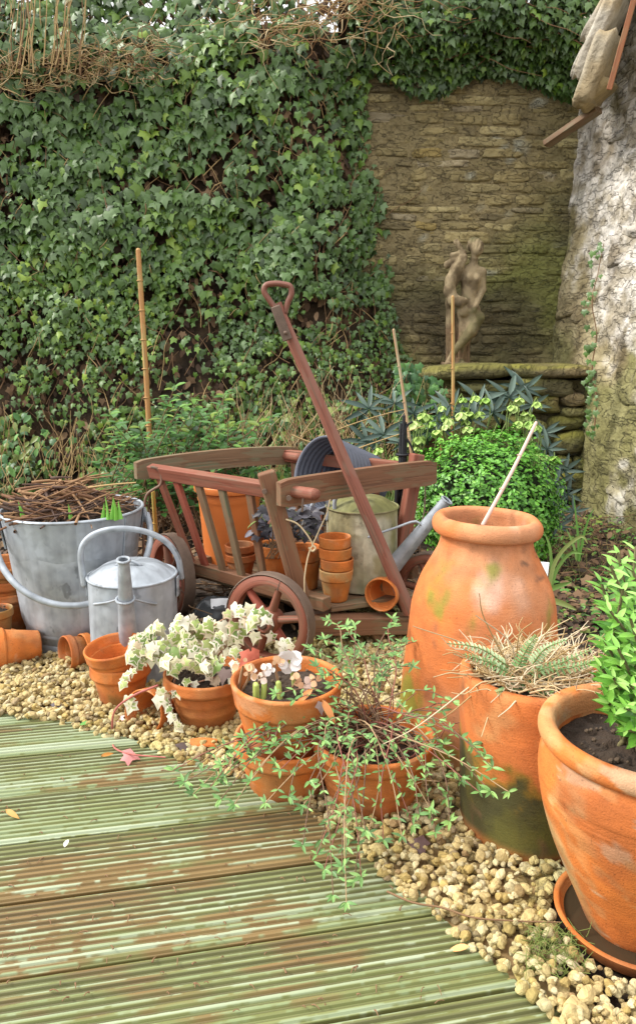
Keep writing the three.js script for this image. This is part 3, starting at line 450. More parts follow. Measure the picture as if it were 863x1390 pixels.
// ---- big rounded pot with saucer at the right
const BIG = V(0.447, 0, -0.935);
{
  const pot = thing('round_terracotta_pot', 'large smooth rounded terracotta pot with two incised rings, nearest on the right', 'plant pot', BIG.clone().setY(0.016));
  const o = { bloom: 0.75, soot: 0.1, moss: 0.25, mossTop: 0.0 };
  let g = lathe([[0, 0], ...smooth([[0.062, 0], [0.066, 0.006], [0.083, 0.045], [0.101, 0.085], [0.121, 0.135], [0.136, 0.19], [0.1405, 0.225], [0.139, 0.25], [0.132, 0.27], [0.128, 0.276]], 90).map(([r, y]) => { let q = r; for (const k of [0.196, 0.207, 0.216]) q -= 0.0022 * Math.exp(-(((y - k) / 0.0018) ** 2)); return [q, y]; }), [0.118, 0.276], [0.122, 0.25], [0.123, 0.2], [0.09, 0.09], [0.06, 0.015], [0, 0.012]], 120);
  part(pot, 'pot_body', clayPaint(g, 0.3, 61, { ...o, tint: [1.05, 1.08, 1.15] }), mClay);
  g = lathe(smooth([[0.124, 0.27], [0.134, 0.27], [0.1415, 0.277], [0.1435, 0.287], [0.139, 0.297], [0.129, 0.299], [0.121, 0.294], [0.118, 0.28], [0.119, 0.262]], 40), 120);
  part(pot, 'rim', clayPaint(g, 0.3, 67, { ...o, tint: [1.05, 1.08, 1.15], moss: 0 }), mClay); soilDisc(pot, 0, 0.252, 0, 0.122, 5, 0.012);
  const sc = thing('pot_saucer', 'shallow terracotta saucer with a little water under the large rounded pot', 'saucer', BIG.clone().setY(0.004));
  g = lathe([[0, 0], [0.09, 0], [0.094, 0.003], [0.106, 0.026], [0.108, 0.0275], [0.102, 0.029], [0.099, 0.026], [0.089, 0.009], [0, 0.008]], 96);
  part(sc, 'dish', clayPaint(g, 0.06, 71, { bloom: 0.2, soot: 0.2, moss: 0.15 }), mClay);
  const w = new THREE.CircleGeometry(0.094, 48); w.rotateX(-Math.PI / 2); w.translate(0, 0.0165, 0); part(sc, 'water', w, std({ color: lin([0.05, 0.035, 0.02]), roughness: 0.06 }));
}
// ---- pot of trailing stems, ivy pot, bulb pots
const TRAIL = V(0.1, 0, -1.25), IVYPOT = V(-0.243, 0, -1.525), BULB = V(-0.058, 0, -1.305);
potParts(thing('flower_pot', 'wide ribbed terracotta pot full of trailing reddish stems, in front of the forcing jar', 'plant pot', TRAIL.clone()), { R: 0.112, r: 0.078, h: 0.132, rim: 0.2, seed: 11, rings: [0.3, 0.42, 0.55], soil: 0.105, o: { bloom: 0.2, moss: 0.5, mossTop: -0.1, soot: 0.3 }, roll: 1.07 });
potParts(thing('flower_pot', 'terracotta pot with incised rings holding the cream variegated ivy', 'plant pot', IVYPOT.clone()), { R: 0.0925, r: 0.055, h: 0.128, rim: 0.2, seed: 13, rings: [0.36, 0.39, 0.42, 0.6], soil: 0.11, o: { bloom: 0.22, moss: 0.1, soot: 0.3, tint: [0.82, 0.82, 0.9] }, roll: 1.12 });
potParts(thing('flower_pot', 'terracotta pot carrying the bulb bowl, half hidden by trailing leaves', 'plant pot', V(-0.058, 0, -1.292)), { R: 0.099, r: 0.07, h: 0.108, rim: 0.26, seed: 17, o: { bloom: 0.3, moss: 0.2, tint: [1.05, 1.02, 1] } });
potParts(thing('bulb_pot', 'wide terracotta bowl of budding bulbs with a white flower, set on another pot', 'plant pot', BULB.clone().setY(0.062)), { R: 0.105, r: 0.068, h: 0.152, rim: 0.30, seed: 19, soil: 0.125, o: { bloom: 0.35, moss: 0.12, soot: 0.2 }, roll: 1.03 });
// ---- two nested pots beside the watering can
potParts(thing('flower_pot', 'weathered lower pot of the two nested by the zinc watering can', 'plant pot', V(-0.452, 0.002, -1.607)), { R: 0.069, r: 0.044, h: 0.112, rim: 0.26, seed: 23, o: { bloom: 0.2, moss: 0.5, mossTop: 0.1, soot: 0.4 }, roll: 1.1 });
{ const t = thing('flower_pot', 'clean orange upper pot of the two nested by the zinc watering can, tilted', 'plant pot', V(-0.452, 0.046, -1.605)); t.rotation.set(0.10, 0, 0.10); potParts(t, { R: 0.066, r: 0.04, h: 0.112, rim: 0.24, seed: 29, o: { bloom: 0.15, moss: 0, soot: 0.15 }, roll: 1.06 }); }
// ---- a pot lying beneath the ivy, the three fallen pots beside the bucket, the one at the left edge
layDown(potParts(thing('flower_pot', 'small terracotta pot lying on the gravel under the variegated ivy, mouth forward', 'plant pot'), { R: 0.05, r: 0.032, h: 0.1, rim: 0.25, seed: 31, o: { bloom: 0.3, moss: 0.1 } }), gp(194, 968, 0.052).clone(), V(-0.42, 0.22, 0.85), 0.1);
{
  const d = V(-0.72, 0.06, 0.62).normalize(), base = V(-0.648, 0.047, -1.80), names = ['leftmost of the three small nested pots lying beside the zinc bucket', 'middle of the three small nested pots lying beside the zinc bucket', 'rightmost of the three small nested pots lying beside the zinc bucket'];
  names.forEach((n, i) => layDown(potParts(thing('small_flower_pot', n, 'plant pot'), { R: 0.0465, r: 0.030, h: 0.085, rim: 0.24, seed: 37 + i * 3, o: { bloom: 0.25, moss: 0.35, mossTop: 0.6, soot: 0.4 } }), base.clone().addScaledVector(d, -0.034 * i).add(V(0.012 * i, 0, 0.002 * i)), d, 0.085));
}
layDown(potParts(thing('flower_pot', 'terracotta pot lying on its side at the left edge below the bucket', 'plant pot'), { R: 0.056, r: 0.036, h: 0.115, rim: 0.24, seed: 47, o: { bloom: 0.3, moss: 0.05, soot: 0.2 } }), V(-0.832, 0.056, -1.80), V(-0.84, 0.05, 0.5), 0.115);
// ---- pots piled at the left edge behind the bucket
{
  const p0 = V(-0.885, 0, -2.02), L = ['lowest of three wide pots nested at the left edge behind the bucket', 'middle one of three wide pots nested at the left edge behind the bucket', 'topmost of three wide pots nested at the left edge behind the bucket'];
  L.forEach((n, i) => potParts(thing('flower_pot', n, 'plant pot', p0.clone().add(V(0.004 * i, 0.028 + 0.038 * i, 0.004 * i))), { R: 0.092, r: 0.06, h: 0.125, rim: 0.2, seed: 51 + i * 2, o: { bloom: 0.25, moss: 0.35, mossTop: 0.4, soot: 0.5, tint: [0.85, 0.85, 0.9] } }));
  potParts(thing('small_flower_pot', 'little upright pot with mossy soil wedged at the left edge beside the bucket', 'plant pot', V(-0.852, 0.055, -1.885)), { R: 0.042, r: 0.03, h: 0.085, rim: 0.25, seed: 59, soil: 0.072, o: { bloom: 0.6, moss: 0.5, mossTop: 1 } });
  potParts(thing('flower_pot', 'pot standing under the nested pile at the left edge', 'plant pot', V(-0.86, 0, -1.9)), { R: 0.052, r: 0.04, h: 0.06, rim: 0.3, seed: 63, o: { bloom: 0.2, moss: 0.4, soot: 0.5 } });
}
{ // a broken shard on the gravel
  const g = lathe([[0.085, 0], [0.089, 0.002], [0.092, 0.03], [0.086, 0.031], [0.083, 0.004], [0.085, 0]], 40); const c = new THREE.LatheGeometry([V(0.085, 0, 0), V(0.089, 0.002, 0), V(0.091, 0.018, 0), V(0.086, 0.019, 0), V(0.083, 0.004, 0), V(0.085, 0, 0)].map((p) => new THREE.Vector2(p.x, p.y)), 14, -0.3, 0.62);
  mapUV(c, (x, y, z) => [x, y + z]); c.rotateX(-1.2); c.computeBoundingSphere(); const s = solo('pot_shard', 'bright orange terracotta shard lying on the gravel below the ivy pot', 'shard', clayPaint(c, 0.1, 83, { bloom: 0.1 }), mClay, gp(276, 1008, 0.026).sub(c.boundingSphere.center));
}

// ================================================================ ZINC
function rimTube(r, y, t, seg = 72) { const g = new THREE.TorusGeometry(r, t, 8, seg); g.rotateX(Math.PI / 2); g.translate(0, y, 0); return mapUV(g, (x, yy, z) => [Math.atan2(z, x) * r, yy]); }
const arc = (n, fn) => Array.from({ length: n + 1 }, (_, i) => fn(i / n));
const BUCKET = V(-0.672, 0, -2.0);
{
  const b = thing('zinc_bucket', 'large grey zinc bucket full of dead twigs, its thick handle hanging in front', 'bucket', BUCKET.clone(), 0.35);
  const dent = (x, y, z) => { const k = 1 + 0.012 * (fbm(x * 5 + 2, y * 6, z * 5, 3) - 0.5) - 0.004 * Math.exp(-(((y - 0.35) / 0.008) ** 2)) * 0; return [x * k, y, z * k]; };
  const body = lathe([[0, 0.012], [0.127, 0.012], ...dense([[0.132, 0], [0.1335, 0.055], [0.1385, 0.058], [0.1405, 0.062], [0.153, 0.15], [0.1585, 0.198], [0.1605, 0.203], [0.1605, 0.207], [0.1865, 0.384]], 0.008), [0.1835, 0.384], [0.15, 0.1], [0.128, 0.02], [0, 0.02]], 110);
  part(b, 'bucket_body', warp(body, dent), mZinc); part(b, 'rolled_rim', warp(rimTube(0.1865, 0.386, 0.0042), dent), mZinc);
  soilDisc(b, 0, 0.36, 0, 0.182, 3, 0.03);
  for (const s of [-1, 1]) { const e = merge([beam(V(s * 0.176, 0.29, 0), V(s * 0.19, 0.372, 0), 0.034, 0.005, V(1, 0, 0)), (() => { const t = new THREE.TorusGeometry(0.017, 0.0055, 8, 24); t.rotateY(Math.PI / 2); t.translate(s * 0.192, 0.352, 0); return t; })()]); part(b, 'ear', e, mZinc); }
  // the handle is a half hoop from ear to ear, fallen forward onto the bucket's side
  const hp = arc(24, (t) => { const a = Math.PI * t; const c = Math.cos(a) * 0.199, s = Math.sin(a) * 0.185; return V(c * (1 + 0.02 * Math.sin(a)), 0.352 - s * 0.92, s * 0.32 + 0.165 * Math.pow(Math.sin(a), 0.5)); });
  part(b, 'handle', capped(hp, 0.0085, 0.0085, 12, 60), mZinc);
  const seam = []; for (let k = 0; k <= 10; k++) { const t = k / 10, a = 0.75; seam.push(V(Math.sin(a) * mix(0.1485, 0.187, t), mix(0.066, 0.38, t), Math.cos(a) * mix(0.1485, 0.187, t))); } part(b, 'seam', tube(seam, 0.003, 0.003, 6), mZinc);
}
function wateringCan({ name, label, pos, turn, R, H, mat, lidUp, spout, hoop, extras }) {
  const c = thing(name, label, 'watering can', pos, turn);
  const dent = (x, y, z) => { const k = 1 + 0.014 * (fbm(x * 8 + R * 90, y * 8, z * 8, 3) - 0.5); return [x * k, y, z * k]; };
  const body = lathe([[0, 0.008], [R * 0.985, 0.008], ...dense([[R * 1.0, 0], [R * 1.005, 0.01], [R * 0.99, 0.014], [R * 0.985, H * 0.93], [R * 0.985, H]], 0.01), [R * 0.95, H], [R * 0.95, 0.02], [0, 0.02]], 90);
  part(c, 'can_body', warp(body, dent), mat); part(c, 'rolled_rim', rimTube(R * 0.992, H, 0.0036), mat);
  // half lid at the back, a low dome
  const lid = lathe(smooth([[0.001, lidUp], [R * 0.35, lidUp * 0.96], [R * 0.62, lidUp * 0.78], [R * 0.85, lidUp * 0.3], [R * 0.965, 0.001]], 24).reverse(), 72); lid.translate(0, H, 0);
  part(c, 'lid', warp(lid, dent), mat);
  return c;
}
{ // grey can in front of the cart; its spout points at the camera
  const p = V(-0.463, 0, -1.79), R0 = 0.109, H = 0.262;
  const c = wateringCan({ name: 'watering_can', label: 'grey zinc watering can with hoop handle and spout pointing forward, beside the bucket', pos: p, turn: 0, R: R0, H, mat: mZinc, lidUp: 0.034 });
  part(c, 'spout', merge([tube([V(0.012, 0.05, R0 - 0.012), V(0.018, 0.19, R0 + 0.025), V(0.026, 0.348, R0 + 0.062)], 0.028, 0.0125, 18, 24), (() => { const t = new THREE.TorusGeometry(0.0135, 0.0035, 8, 24); t.lookAt(V(0.05, 0.95, 0.23)); t.translate(0.026, 0.349, R0 + 0.0625); return t; })(), (() => { const t = new THREE.TorusGeometry(0.0205, 0.003, 8, 24); t.lookAt(V(0.05, 0.95, 0.23)); t.translate(0.0205, 0.25, R0 + 0.041); return t; })()]), mZinc);
  for (const s of [-1, 1]) part(c, 'brace', capped([V(0.0205 + s * 0.017, 0.249, R0 + 0.04), V(0.012 + s * 0.045, 0.228, R0 + 0.002), V(s * 0.075, 0.212, R0 * 0.72)], 0.0026, 0.0026, 8), mZinc);
  // flat strap hoop over the lid, leaning to the left
  const hp = arc(26, (t) => { const a = Math.PI * t; return V(-Math.cos(a) * (R0 + 0.006) - 0.035 * Math.sin(a), H - 0.02 + 0.135 * Math.pow(Math.sin(a), 0.55), -0.01 + 0.03 * Math.cos(a)); });
  part(c, 'hoop_handle', capped(hp, 0.0075, 0.0075, 10, 60), mZinc);
  for (const s of [-1, 1]) part(c, 'handle_bracket', beam(V(s * (R0 + 0.003), H - 0.055, 0), V(s * (R0 + 0.004), H - 0.004, 0), 0.022, 0.005, V(1, 0, 0)), mZinc);
  part(c, 'lid_grip', capped(arc(8, (t) => V(mix(-0.03, 0.03, t), H + 0.033 + 0.011 * Math.sin(Math.PI * t), 0.03)), 0.004, 0.004, 8), mZinc);
}

// ================================================================ THE CART
const N = V(-0.068, 0.458, -1.87), L = V(-0.497, 0.458, -2.19), Rr = V(0.315, 0.46, -2.18), F = V(-0.135, 0.46, -2.52);
const nb = V(-0.045, 0.150, -1.93), lb = V(-0.41, 0.152, -2.23), rb = V(0.245, 0.152, -2.17), fb = V(-0.12, 0.152, -2.50);   // corners of the bed
const BED = 0.14;
const cart = thing('hand_cart', 'old red brown wooden hand cart with slatted flared sides, spoked wheels and long handle', 'hand cart');
{
  const m4 = [mRed, mBrown, mGreyWood];
  const lerp = (a, b, t) => a.clone().lerp(b, t);
  // bed boards, from the front bar to the back
  for (let i = 0; i < 6; i++) { const t0 = (i + 0.06) / 6, t1 = (i + 0.94) / 6, w = lerp(nb, rb, 1 / 6).distanceTo(nb) * 0.9; part(cart, 'bed_board', beam(lerp(nb, rb, (t0 + t1) / 2).setY(BED - 0.009), lerp(lb, fb, (t0 + t1) / 2).setY(BED - 0.009), w, 0.016), i % 2 ? mBrown : mGreyWood); }
  const ext = (a, b, e0, e1) => { const d = b.clone().sub(a).normalize(); return [a.clone().addScaledVector(d, -e0), b.clone().addScaledVector(d, e1)]; };
  part(cart, 'side_sill', beam(...ext(nb.clone().add(V(-0.008, 0.008, 0)), lb.clone().add(V(-0.008, 0.008, 0)), 0.10, 0.03), 0.034, 0.036), mBrown);
  part(cart, 'side_sill', beam(...ext(rb.clone().add(V(0.008, 0.008, 0)), fb.clone().add(V(0.008, 0.008, 0)), 0.05, 0.03), 0.034, 0.036), mBrown);
  part(cart, 'cross_sill', beam(lb, fb, 0.034, 0.036), mBrown);
  // top rails and slats of the two long sides
  const nrail = N.clone().add(V(-0.012, -0.004, -0.004)), up = V(-0.2, 1, 0.2);
  part(cart, 'top_rail', beam(...ext(nrail, L.clone(), 0.0, 0.0), 0.026, 0.04, up), mRed);
  part(cart, 'top_rail', beam(...ext(Rr.clone(), F.clone(), 0.0, 0.03), 0.026, 0.04), mRed);
  const peg = (a, b, e) => { const d = b.clone().sub(a).normalize(); return capped([a, a.clone().addScaledVector(d, e)], 0.0165, 0.0155, 16, 2); };
  part(cart, 'rail_end', peg(N.clone().add(V(0.0, 0, 0)), V(0.155, 0.458, -1.72), 0.072), mRed);
  part(cart, 'rail_end', peg(Rr.clone().add(V(0, 0, 0)), Rr.clone().add(V(0.05, 0, 0.10)), 0.035), mBrown);
  part(cart, 'rail_end', peg(F.clone(), V(-0.05, 0.46, -2.44), 0.10), mRed);
  const tops = [0.045, 0.185, 0.36, 0.535, 0.735], mats = [mRed, mBright, mGreyWood, mGreyWood, mBrown];
  tops.forEach((t, i) => { const a = lerp(L, nrail, t + 0.02).add(V(0, -0.012, 0)), b = lerp(lb, nb, t * 0.92 + 0.07).add(V(-0.012, 0.012, 0)); part(cart, 'slat', beam(a, b, 0.013, 0.024, L.clone().sub(N).normalize()), mats[i]); });
  for (let i = 0; i < 5; i++) { const t = 0.08 + i * 0.2; part(cart, 'slat', beam(lerp(Rr, F, t), lerp(rb, fb, t).add(V(0.01, 0.012, 0)), 0.013, 0.024, Rr.clone().sub(F).normalize()), i % 2 ? mRed : mBrown); }
  // thick corner stakes at the front
  part(cart, 'corner_stake', beam(at(361, 640, 1.885), at(412, 822, 1.90), 0.036, 0.046, V(1, 0.3, -0.2), 0.006), mBrown);
  part(cart, 'corner_stake', beam(at(566, 616, 2.20), at(541, 768, 2.16), 0.034, 0.04, V(1, -0.2, -0.4), 0.006), mRed);
  // end boards: the front one (through which the rails poke) and the back one
  const board = (a, b, h, th, arch, mat, name) => { const A = new RoundedBoxGeometry(a.distanceTo(b), h, th, 2, 0.005); const g0 = new THREE.BoxGeometry(a.distanceTo(b), h, th, 24, 3, 1); const l = a.distanceTo(b); mapUV(g0, (x, y, z) => [x + 3, y + z]); warp(g0, (x, y, z) => { const q = 2 * x / l, e = sm(0.86, 1, Math.abs(q)); return [x, y * (1 - 0.18 * e * e) + arch * (1 - q * q), z]; }); const d = b.clone().sub(a).normalize(), s = d.clone().cross(V(0, 1, 0)).normalize(); g0.applyMatrix4(new THREE.Matrix4().makeBasis(d, V(0, 1, 0).addScaledVector(s, 0.0), s).setPosition(a.clone().add(b).multiplyScalar(0.5))); return part(cart, name, g0.toNonIndexed(), mat).geometry.computeVertexNormals(); };
  board(at(378, 671, 1.845), at(589, 641, 2.15), 0.072, 0.022, 0.004, mBrown, 'front_board');
  board(at(184, 639, 2.20), at(402, 618, 2.53), 0.06, 0.024, 0.012, mGreyWood, 'back_board');
  // axles, bolster, front bar
  const wn = V(-0.125, 0.125, -1.835), wr = V(0.315, 0.118, -2.085), wl = V(-0.449, 0.130, -2.2), wf = V(-0.15, 0.118, -2.56);
  part(cart, 'axle', capped([wn, wr], 0.012, 0.012, 10, 2), mIron); part(cart, 'axle', capped([wl, wf], 0.012, 0.012, 10, 2), mIron);
  part(cart, 'bolster', beam(at(418, 848, 1.87), at(560, 846, 1.965), 0.05, 0.05, V(0, 1, 0), 0.005), mBrown);
  part(cart, 'bed_end', beam(V(0.01, BED - 0.0085, -1.955), V(0.25, BED - 0.0085, -2.055), 0.13, 0.017), mGreyWood);
  part(cart, 'axle_bed', beam(wl.clone().lerp(wf, 0.1), wl.clone().lerp(wf, 0.9), 0.045, 0.05), mBrown);
  part(cart, 'brace', beam(at(505, 850, 1.92), at(535, 905, 1.96), 0.02, 0.03), mBrown);
  part(cart, 'perch', beam(at(470, 855, 1.95), wl.clone().lerp(wf, 0.5), 0.035, 0.035), mBrown);
  // wheels
  const wheel = (c, axis, rad, turn, lift = 0) => {
    const w = new THREE.Group(); w.name = 'wheel'; cart.add(w);
    const rim = lathe([[rad * 0.76, -0.016], [rad * 0.97, -0.017], [rad * 0.97, 0.017], [rad * 0.76, 0.016], [rad * 0.745, 0.012], [rad * 0.745, -0.012], [rad * 0.76, -0.016]], 72);
    const tyre = lathe([[rad * 0.965, -0.0175], [rad, -0.0165], [rad, 0.0165], [rad * 0.965, 0.0175], [rad * 0.965, -0.0175]], 72);
    const hub = lathe([[0.012, -0.035], [0.024, -0.034], [0.027, -0.028], [0.033, -0.015], [0.033, 0.015], [0.027, 0.028], [0.024, 0.036], [0.012, 0.037], [0.012, -0.035]], 40);
    const ends = lathe([[0.0005, 0.041], [0.011, 0.041], [0.0125, 0.038], [0.0125, 0.02]].reverse(), 24), band = lathe([[0.0245, 0.022], [0.029, 0.023], [0.0285, 0.031], [0.0245, 0.032]], 40);
    part(w, 'felloe', rim, mRed); part(w, 'iron_tyre', tyre, mIron); part(w, 'hub', hub, mRed); part(w, 'hub_band', band, mIron); part(w, 'axle_end', ends, mIron);
    for (let k = 0; k < 6; k++) { const a = k / 6 * 6.2832 + turn, g = new THREE.CylinderGeometry(0.0085, 0.0115, rad * 0.56, 10); g.scale(1, 1, 1.35); g.translate(0, rad * 0.48, 0); mapUV(g, (x, y, z) => [y + k, x + z]); g.rotateX(Math.PI / 2); g.rotateY(a); part(w, 'spoke', g, k % 3 ? mRed : mBright); }
    const fel = []; for (let k = 0; k < 3; k++) { const a = k / 3 * 6.2832 + turn + 0.5, g = new THREE.BoxGeometry(rad * 0.23, 0.0345, 0.0022); g.translate(rad * 0.86, 0, 0); g.rotateY(a); fel.push(g); } for (const g of fel) part(w, 'joint', g, mIron);
    w.position.copy(c); w.quaternion.setFromUnitVectors(V(0, 1, 0), axis.clone().normalize()); return w;
  };
  wheel(wn, V(-0.46, 0.03, 0.88), 0.126, 0.25); wheel(wr.clone().add(V(0.02, 0, 0)), V(0.5, 0, -0.866), 0.119, 0.1); wheel(wl, V(-0.80, 0.04, 0.58), 0.132, 0.5); wheel(wf, V(0.76, 0, -0.65), 0.119, 0.3);
  // draw handle, folded up against the front board
  const b0 = at(556, 832, 1.93), b1 = at(375, 412, 1.90), hd = b1.clone().sub(b0).normalize(), side = V(1, 0.35, 0);
  const hg = new THREE.CylinderGeometry(0.0145, 0.0195, b0.distanceTo(b1), 8, 10); mapUV(hg, (x, y, z) => [y, x + z]); hg.rotateY(Math.PI / 8); hg.applyMatrix4(new THREE.Matrix4().compose(b0.clone().add(b1).multiplyScalar(0.5), new THREE.Quaternion().setFromUnitVectors(V(0, 1, 0), hd), V(1, 1, 0.8)));
  const draw = part(cart, 'draw_handle', hg, woodMat([0.30, 0.12, 0.085]));
  const lp = [[378, 424], [366, 408], [358.5, 395], [361, 387.5], [372, 385], [385, 386], [394, 389], [395.5, 399], [391, 410], [387, 424]].map(([x, y]) => at(x, y, 1.90));
  part(draw, 'loop_grip', capped(lp, 0.0075, 0.0075, 10, 60), woodMat([0.24, 0.095, 0.065], 0.5));
  part(draw, 'socket', beam(at(374, 416, 1.90), at(391, 462, 1.898), 0.012, 0.024, V(1, 0.4, 0)).translate(0, 0, 0.016), mIron);
  part(draw, 'rivet', (() => { const s = new THREE.SphereGeometry(0.005, 10, 8); const p = at(388, 452, 1.898); s.translate(p.x, p.y, p.z + 0.024); return s; })(), mIron);
  // iron hook hanging from the back end of the left rail, pins under the front board
  part(cart, 'iron_hook', capped([[206, 634], [214, 636], [219, 645], [218, 658], [209, 664], [200, 671], [196, 690], [195, 720], [195, 762]].map(([x, y]) => at(x, y, 2.15)), 0.0042, 0.004, 8, 40), woodMat([0.24, 0.13, 0.09]));
  part(cart, 'iron_pin', capped([at(412, 672, 1.84), at(410, 694, 1.84)], 0.003), mIron); part(cart, 'iron_pin', capped([[577, 650], [576, 690], [571, 720], [568, 770]].map(([x, y]) => at(x, y, 2.15)), 0.0026, 0.0026, 6, 16), mIron);
  for (const [x, y, D] of [[359, 667, 1.862], [565, 640, 2.12], [392, 676, 1.835]]) { const s = new THREE.CylinderGeometry(0.0065, 0.0065, 0.008, 12); s.rotateX(Math.PI / 2); const p = at(x, y, D); s.translate(p.x, p.y, p.z); part(cart, 'bolt', s, mIron); }
}
// ---- what stands in the cart
{
  const bt = BED;
  { // big plastic pot
    const p = at(313, 757, 2.34), t = thing('plastic_pot', 'tall bright orange plastic pot behind the cart slats', 'plant pot', V(p.x, bt + 0.001, p.z)), R0 = 0.094, H = 0.272; t.scale.set(1.1, 0.93, 1.1);
    const mp = std({ color: lin([0.66, 0.19, 0.045]), roughness: 0.45, bumpMap: rep(stoneBump, 3), bumpScale: 0.001 });
    part(t, 'pot_body', lathe([[0, 0], [0.072, 0], [0.074, 0.003], ...dense([[0.074, 0.004], [0.0885, 0.215]], 0.02), [0.091, 0.219], [0.0925, 0.252], [0.088, 0.252], [0.084, 0.2], [0.07, 0.01], [0, 0.01]], 80), mp);
    part(t, 'rim', lathe([[0.09, 0.248], [0.098, 0.247], [0.101, 0.251], [0.101, 0.268], [0.098, 0.272], [0.091, 0.272], [0.088, 0.268], [0.088, 0.248], [0.09, 0.248]], 80), mp); soilDisc(t, 0, 0.24, 0, 0.086, 2);
  }
  const inCart = (px, py, D, label, p, lift = 0) => { const q = at(px, py, D); return potParts(thing('flower_pot', label, 'plant pot', V(q.x, bt + 0.001 + lift, q.z)), p); };
  inCart(327, 783, 2.15, 'dark small pot in the cart, lower of two nested by the orange pot', { R: 0.046, r: 0.032, h: 0.075, rim: 0.28, seed: 101, o: { tint: [0.7, 0.65, 0.7], soot: 0.4 } });
  inCart(326, 783, 2.15, 'dark small pot in the cart, upper of two nested by the orange pot', { R: 0.044, r: 0.031, h: 0.075, rim: 0.28, seed: 103, o: { tint: [0.8, 0.75, 0.8], soot: 0.4 } }, 0.028);
  inCart(376, 795, 2.085, 'terracotta pot with a dark leaved plant beside the front corner stake of the cart', { R: 0.056, r: 0.042, h: 0.122, rim: 0.24, seed: 107, soil: 0.108, o: { bloom: 0.2 } });
  inCart(413, 803, 2.06, 'pale rimmed terracotta pot in the cart between dark leaves and the stack of four', { R: 0.05, r: 0.038, h: 0.12, rim: 0.3, seed: 109, o: { bloom: 0.6, moss: 0.3, mossTop: 0.8 } });
  const names = ['bottom pot of the stack of four small pots in the cart', 'second pot from the bottom in the stack of four small pots in the cart', 'third pot from the bottom in the stack of four small pots in the cart', 'top pot of the stack of four small pots in the cart'];
  names.forEach((n, i) => potParts(thing('small_flower_pot', n, 'plant pot', V(at(456, 815, 1.95).x + [0, 0.002, -0.003, -0.004][i], bt + 0.001 + 0.0305 * i, -1.95), i * 0.7), { R: 0.0465 - 0.0008 * i, r: 0.031, h: 0.088, rim: 0.33, seed: 113 + i * 5, o: { bloom: [0.9, 0.6, 0.3, 0.25][i], moss: 0.25, mossTop: 0.9, soot: 0.2 }, roll: 1.05 }));
  layDown(potParts(thing('flower_pot', 'small terracotta pot lying on the front edge of the cart with its mouth forward', 'plant pot'), { R: 0.046, r: 0.031, h: 0.085, rim: 0.26, seed: 139, o: { bloom: 0.15, soot: 0.25 } }), at(516, 808, 1.915), V(-0.42, 0.02, 0.9), 0.085);
}
const mLichenZinc = std({ vertexColors: true, map: rep(zincTex, 3), roughness: 0.75, metalness: 0.1, bumpMap: rep(stoneBump, 6), bumpScale: 0.003 });
{ // lichen covered can
  const p = at(490, 798, 2.085), R0 = 0.103, H = 0.232;
  const c = wateringCan({ name: 'watering_can', label: 'pale watering can blotched with green lichen standing inside the cart', pos: V(p.x, BED + 0.002, p.z), turn: 0, R: R0, H, mat: mLichenZinc, lidUp: 0.03 });
  const lich = (g) => paint(g, (x, y, z) => { const n = fbm(x * 16, y * 12, z * 16 + 3, 4), m = fbm(x * 8, y * 6, z * 8, 4); return mixc(mixc([0.34, 0.30, 0.16], [0.60, 0.56, 0.42], sm(0.42, 0.56, n)), [0.19, 0.19, 0.055], 0.85 * sm(0.42, 0.6, m + (y > H ? 0.2 : 0))); });
  c.children.forEach((m) => lich(m.geometry));
  const galv = mZinc;
  const s0 = at(532, 770, 2.02).sub(c.position), s1 = at(606, 679, 1.97).sub(c.position);
  part(c, 'spout', merge([tube([s0, s0.clone().lerp(s1, 0.5), s1], 0.024, 0.0145, 16, 16), (() => { const t = new THREE.TorusGeometry(0.0155, 0.003, 8, 24); t.lookAt(s1.clone().sub(s0)); t.translate(s1.x, s1.y, s1.z); return t; })()]), galv);
  part(c, 'brace', capped([at(500, 729, 1.985), at(535, 717, 1.98), at(566, 708, 1.98), at(574, 716, 1.98)].map((q) => q.sub(c.position)), 0.0035, 0.0035, 8), galv);
  const hp = [[441, 744], [432, 728], [424, 706], [423, 688], [430, 677], [441, 677], [447, 690], [444, 705]].map(([x, y]) => at(x, y, 2.06).sub(c.position)); part(c, 'handle', capped(hp, 0.0062, 0.0062, 10, 40), galv);
  part(c, 'hoop_handle', capped([[458, 704], [454, 690], [456, 676], [468, 668], [490, 667]].map(([x, y]) => at(x, y, 2.03).sub(c.position)), 0.006, 0.006, 10, 30), galv);
}
{ // ribbed plastic tub lying behind the front board, mouth to the left
  const R0 = 0.115, Ln = 0.2, pts = []; for (let i = 0; i <= 46; i++) { const t = i / 46; pts.push([R0 * (0.86 + 0.14 * t) + 0.0035 * Math.max(0, Math.cos(i * 6.2832 / 4)), t * Ln]); }
  const g = lathe([[0, 0], [R0 * 0.84, 0], ...pts, [R0 * 1.02, Ln + 0.002], [R0 * 1.01, Ln + 0.006], [R0 * 0.97, Ln + 0.004], ...pts.map(([r, y]) => [r - 0.006, y]).reverse(), [0, 0.006]], 72);
  const t = thing('plastic_tub', 'ribbed dark grey plastic tub lying on its side behind the front board of the cart', 'tub');
  part(t, 'tub_body', g, std({ color: lin([0.11, 0.12, 0.155]), roughness: 0.5 })); const d = V(-0.72, 0.30, 0.62).normalize(); t.quaternion.setFromUnitVectors(V(0, 1, 0), d); t.position.copy(at(466, 650, 2.32)).addScaledVector(d, -0.1);
}
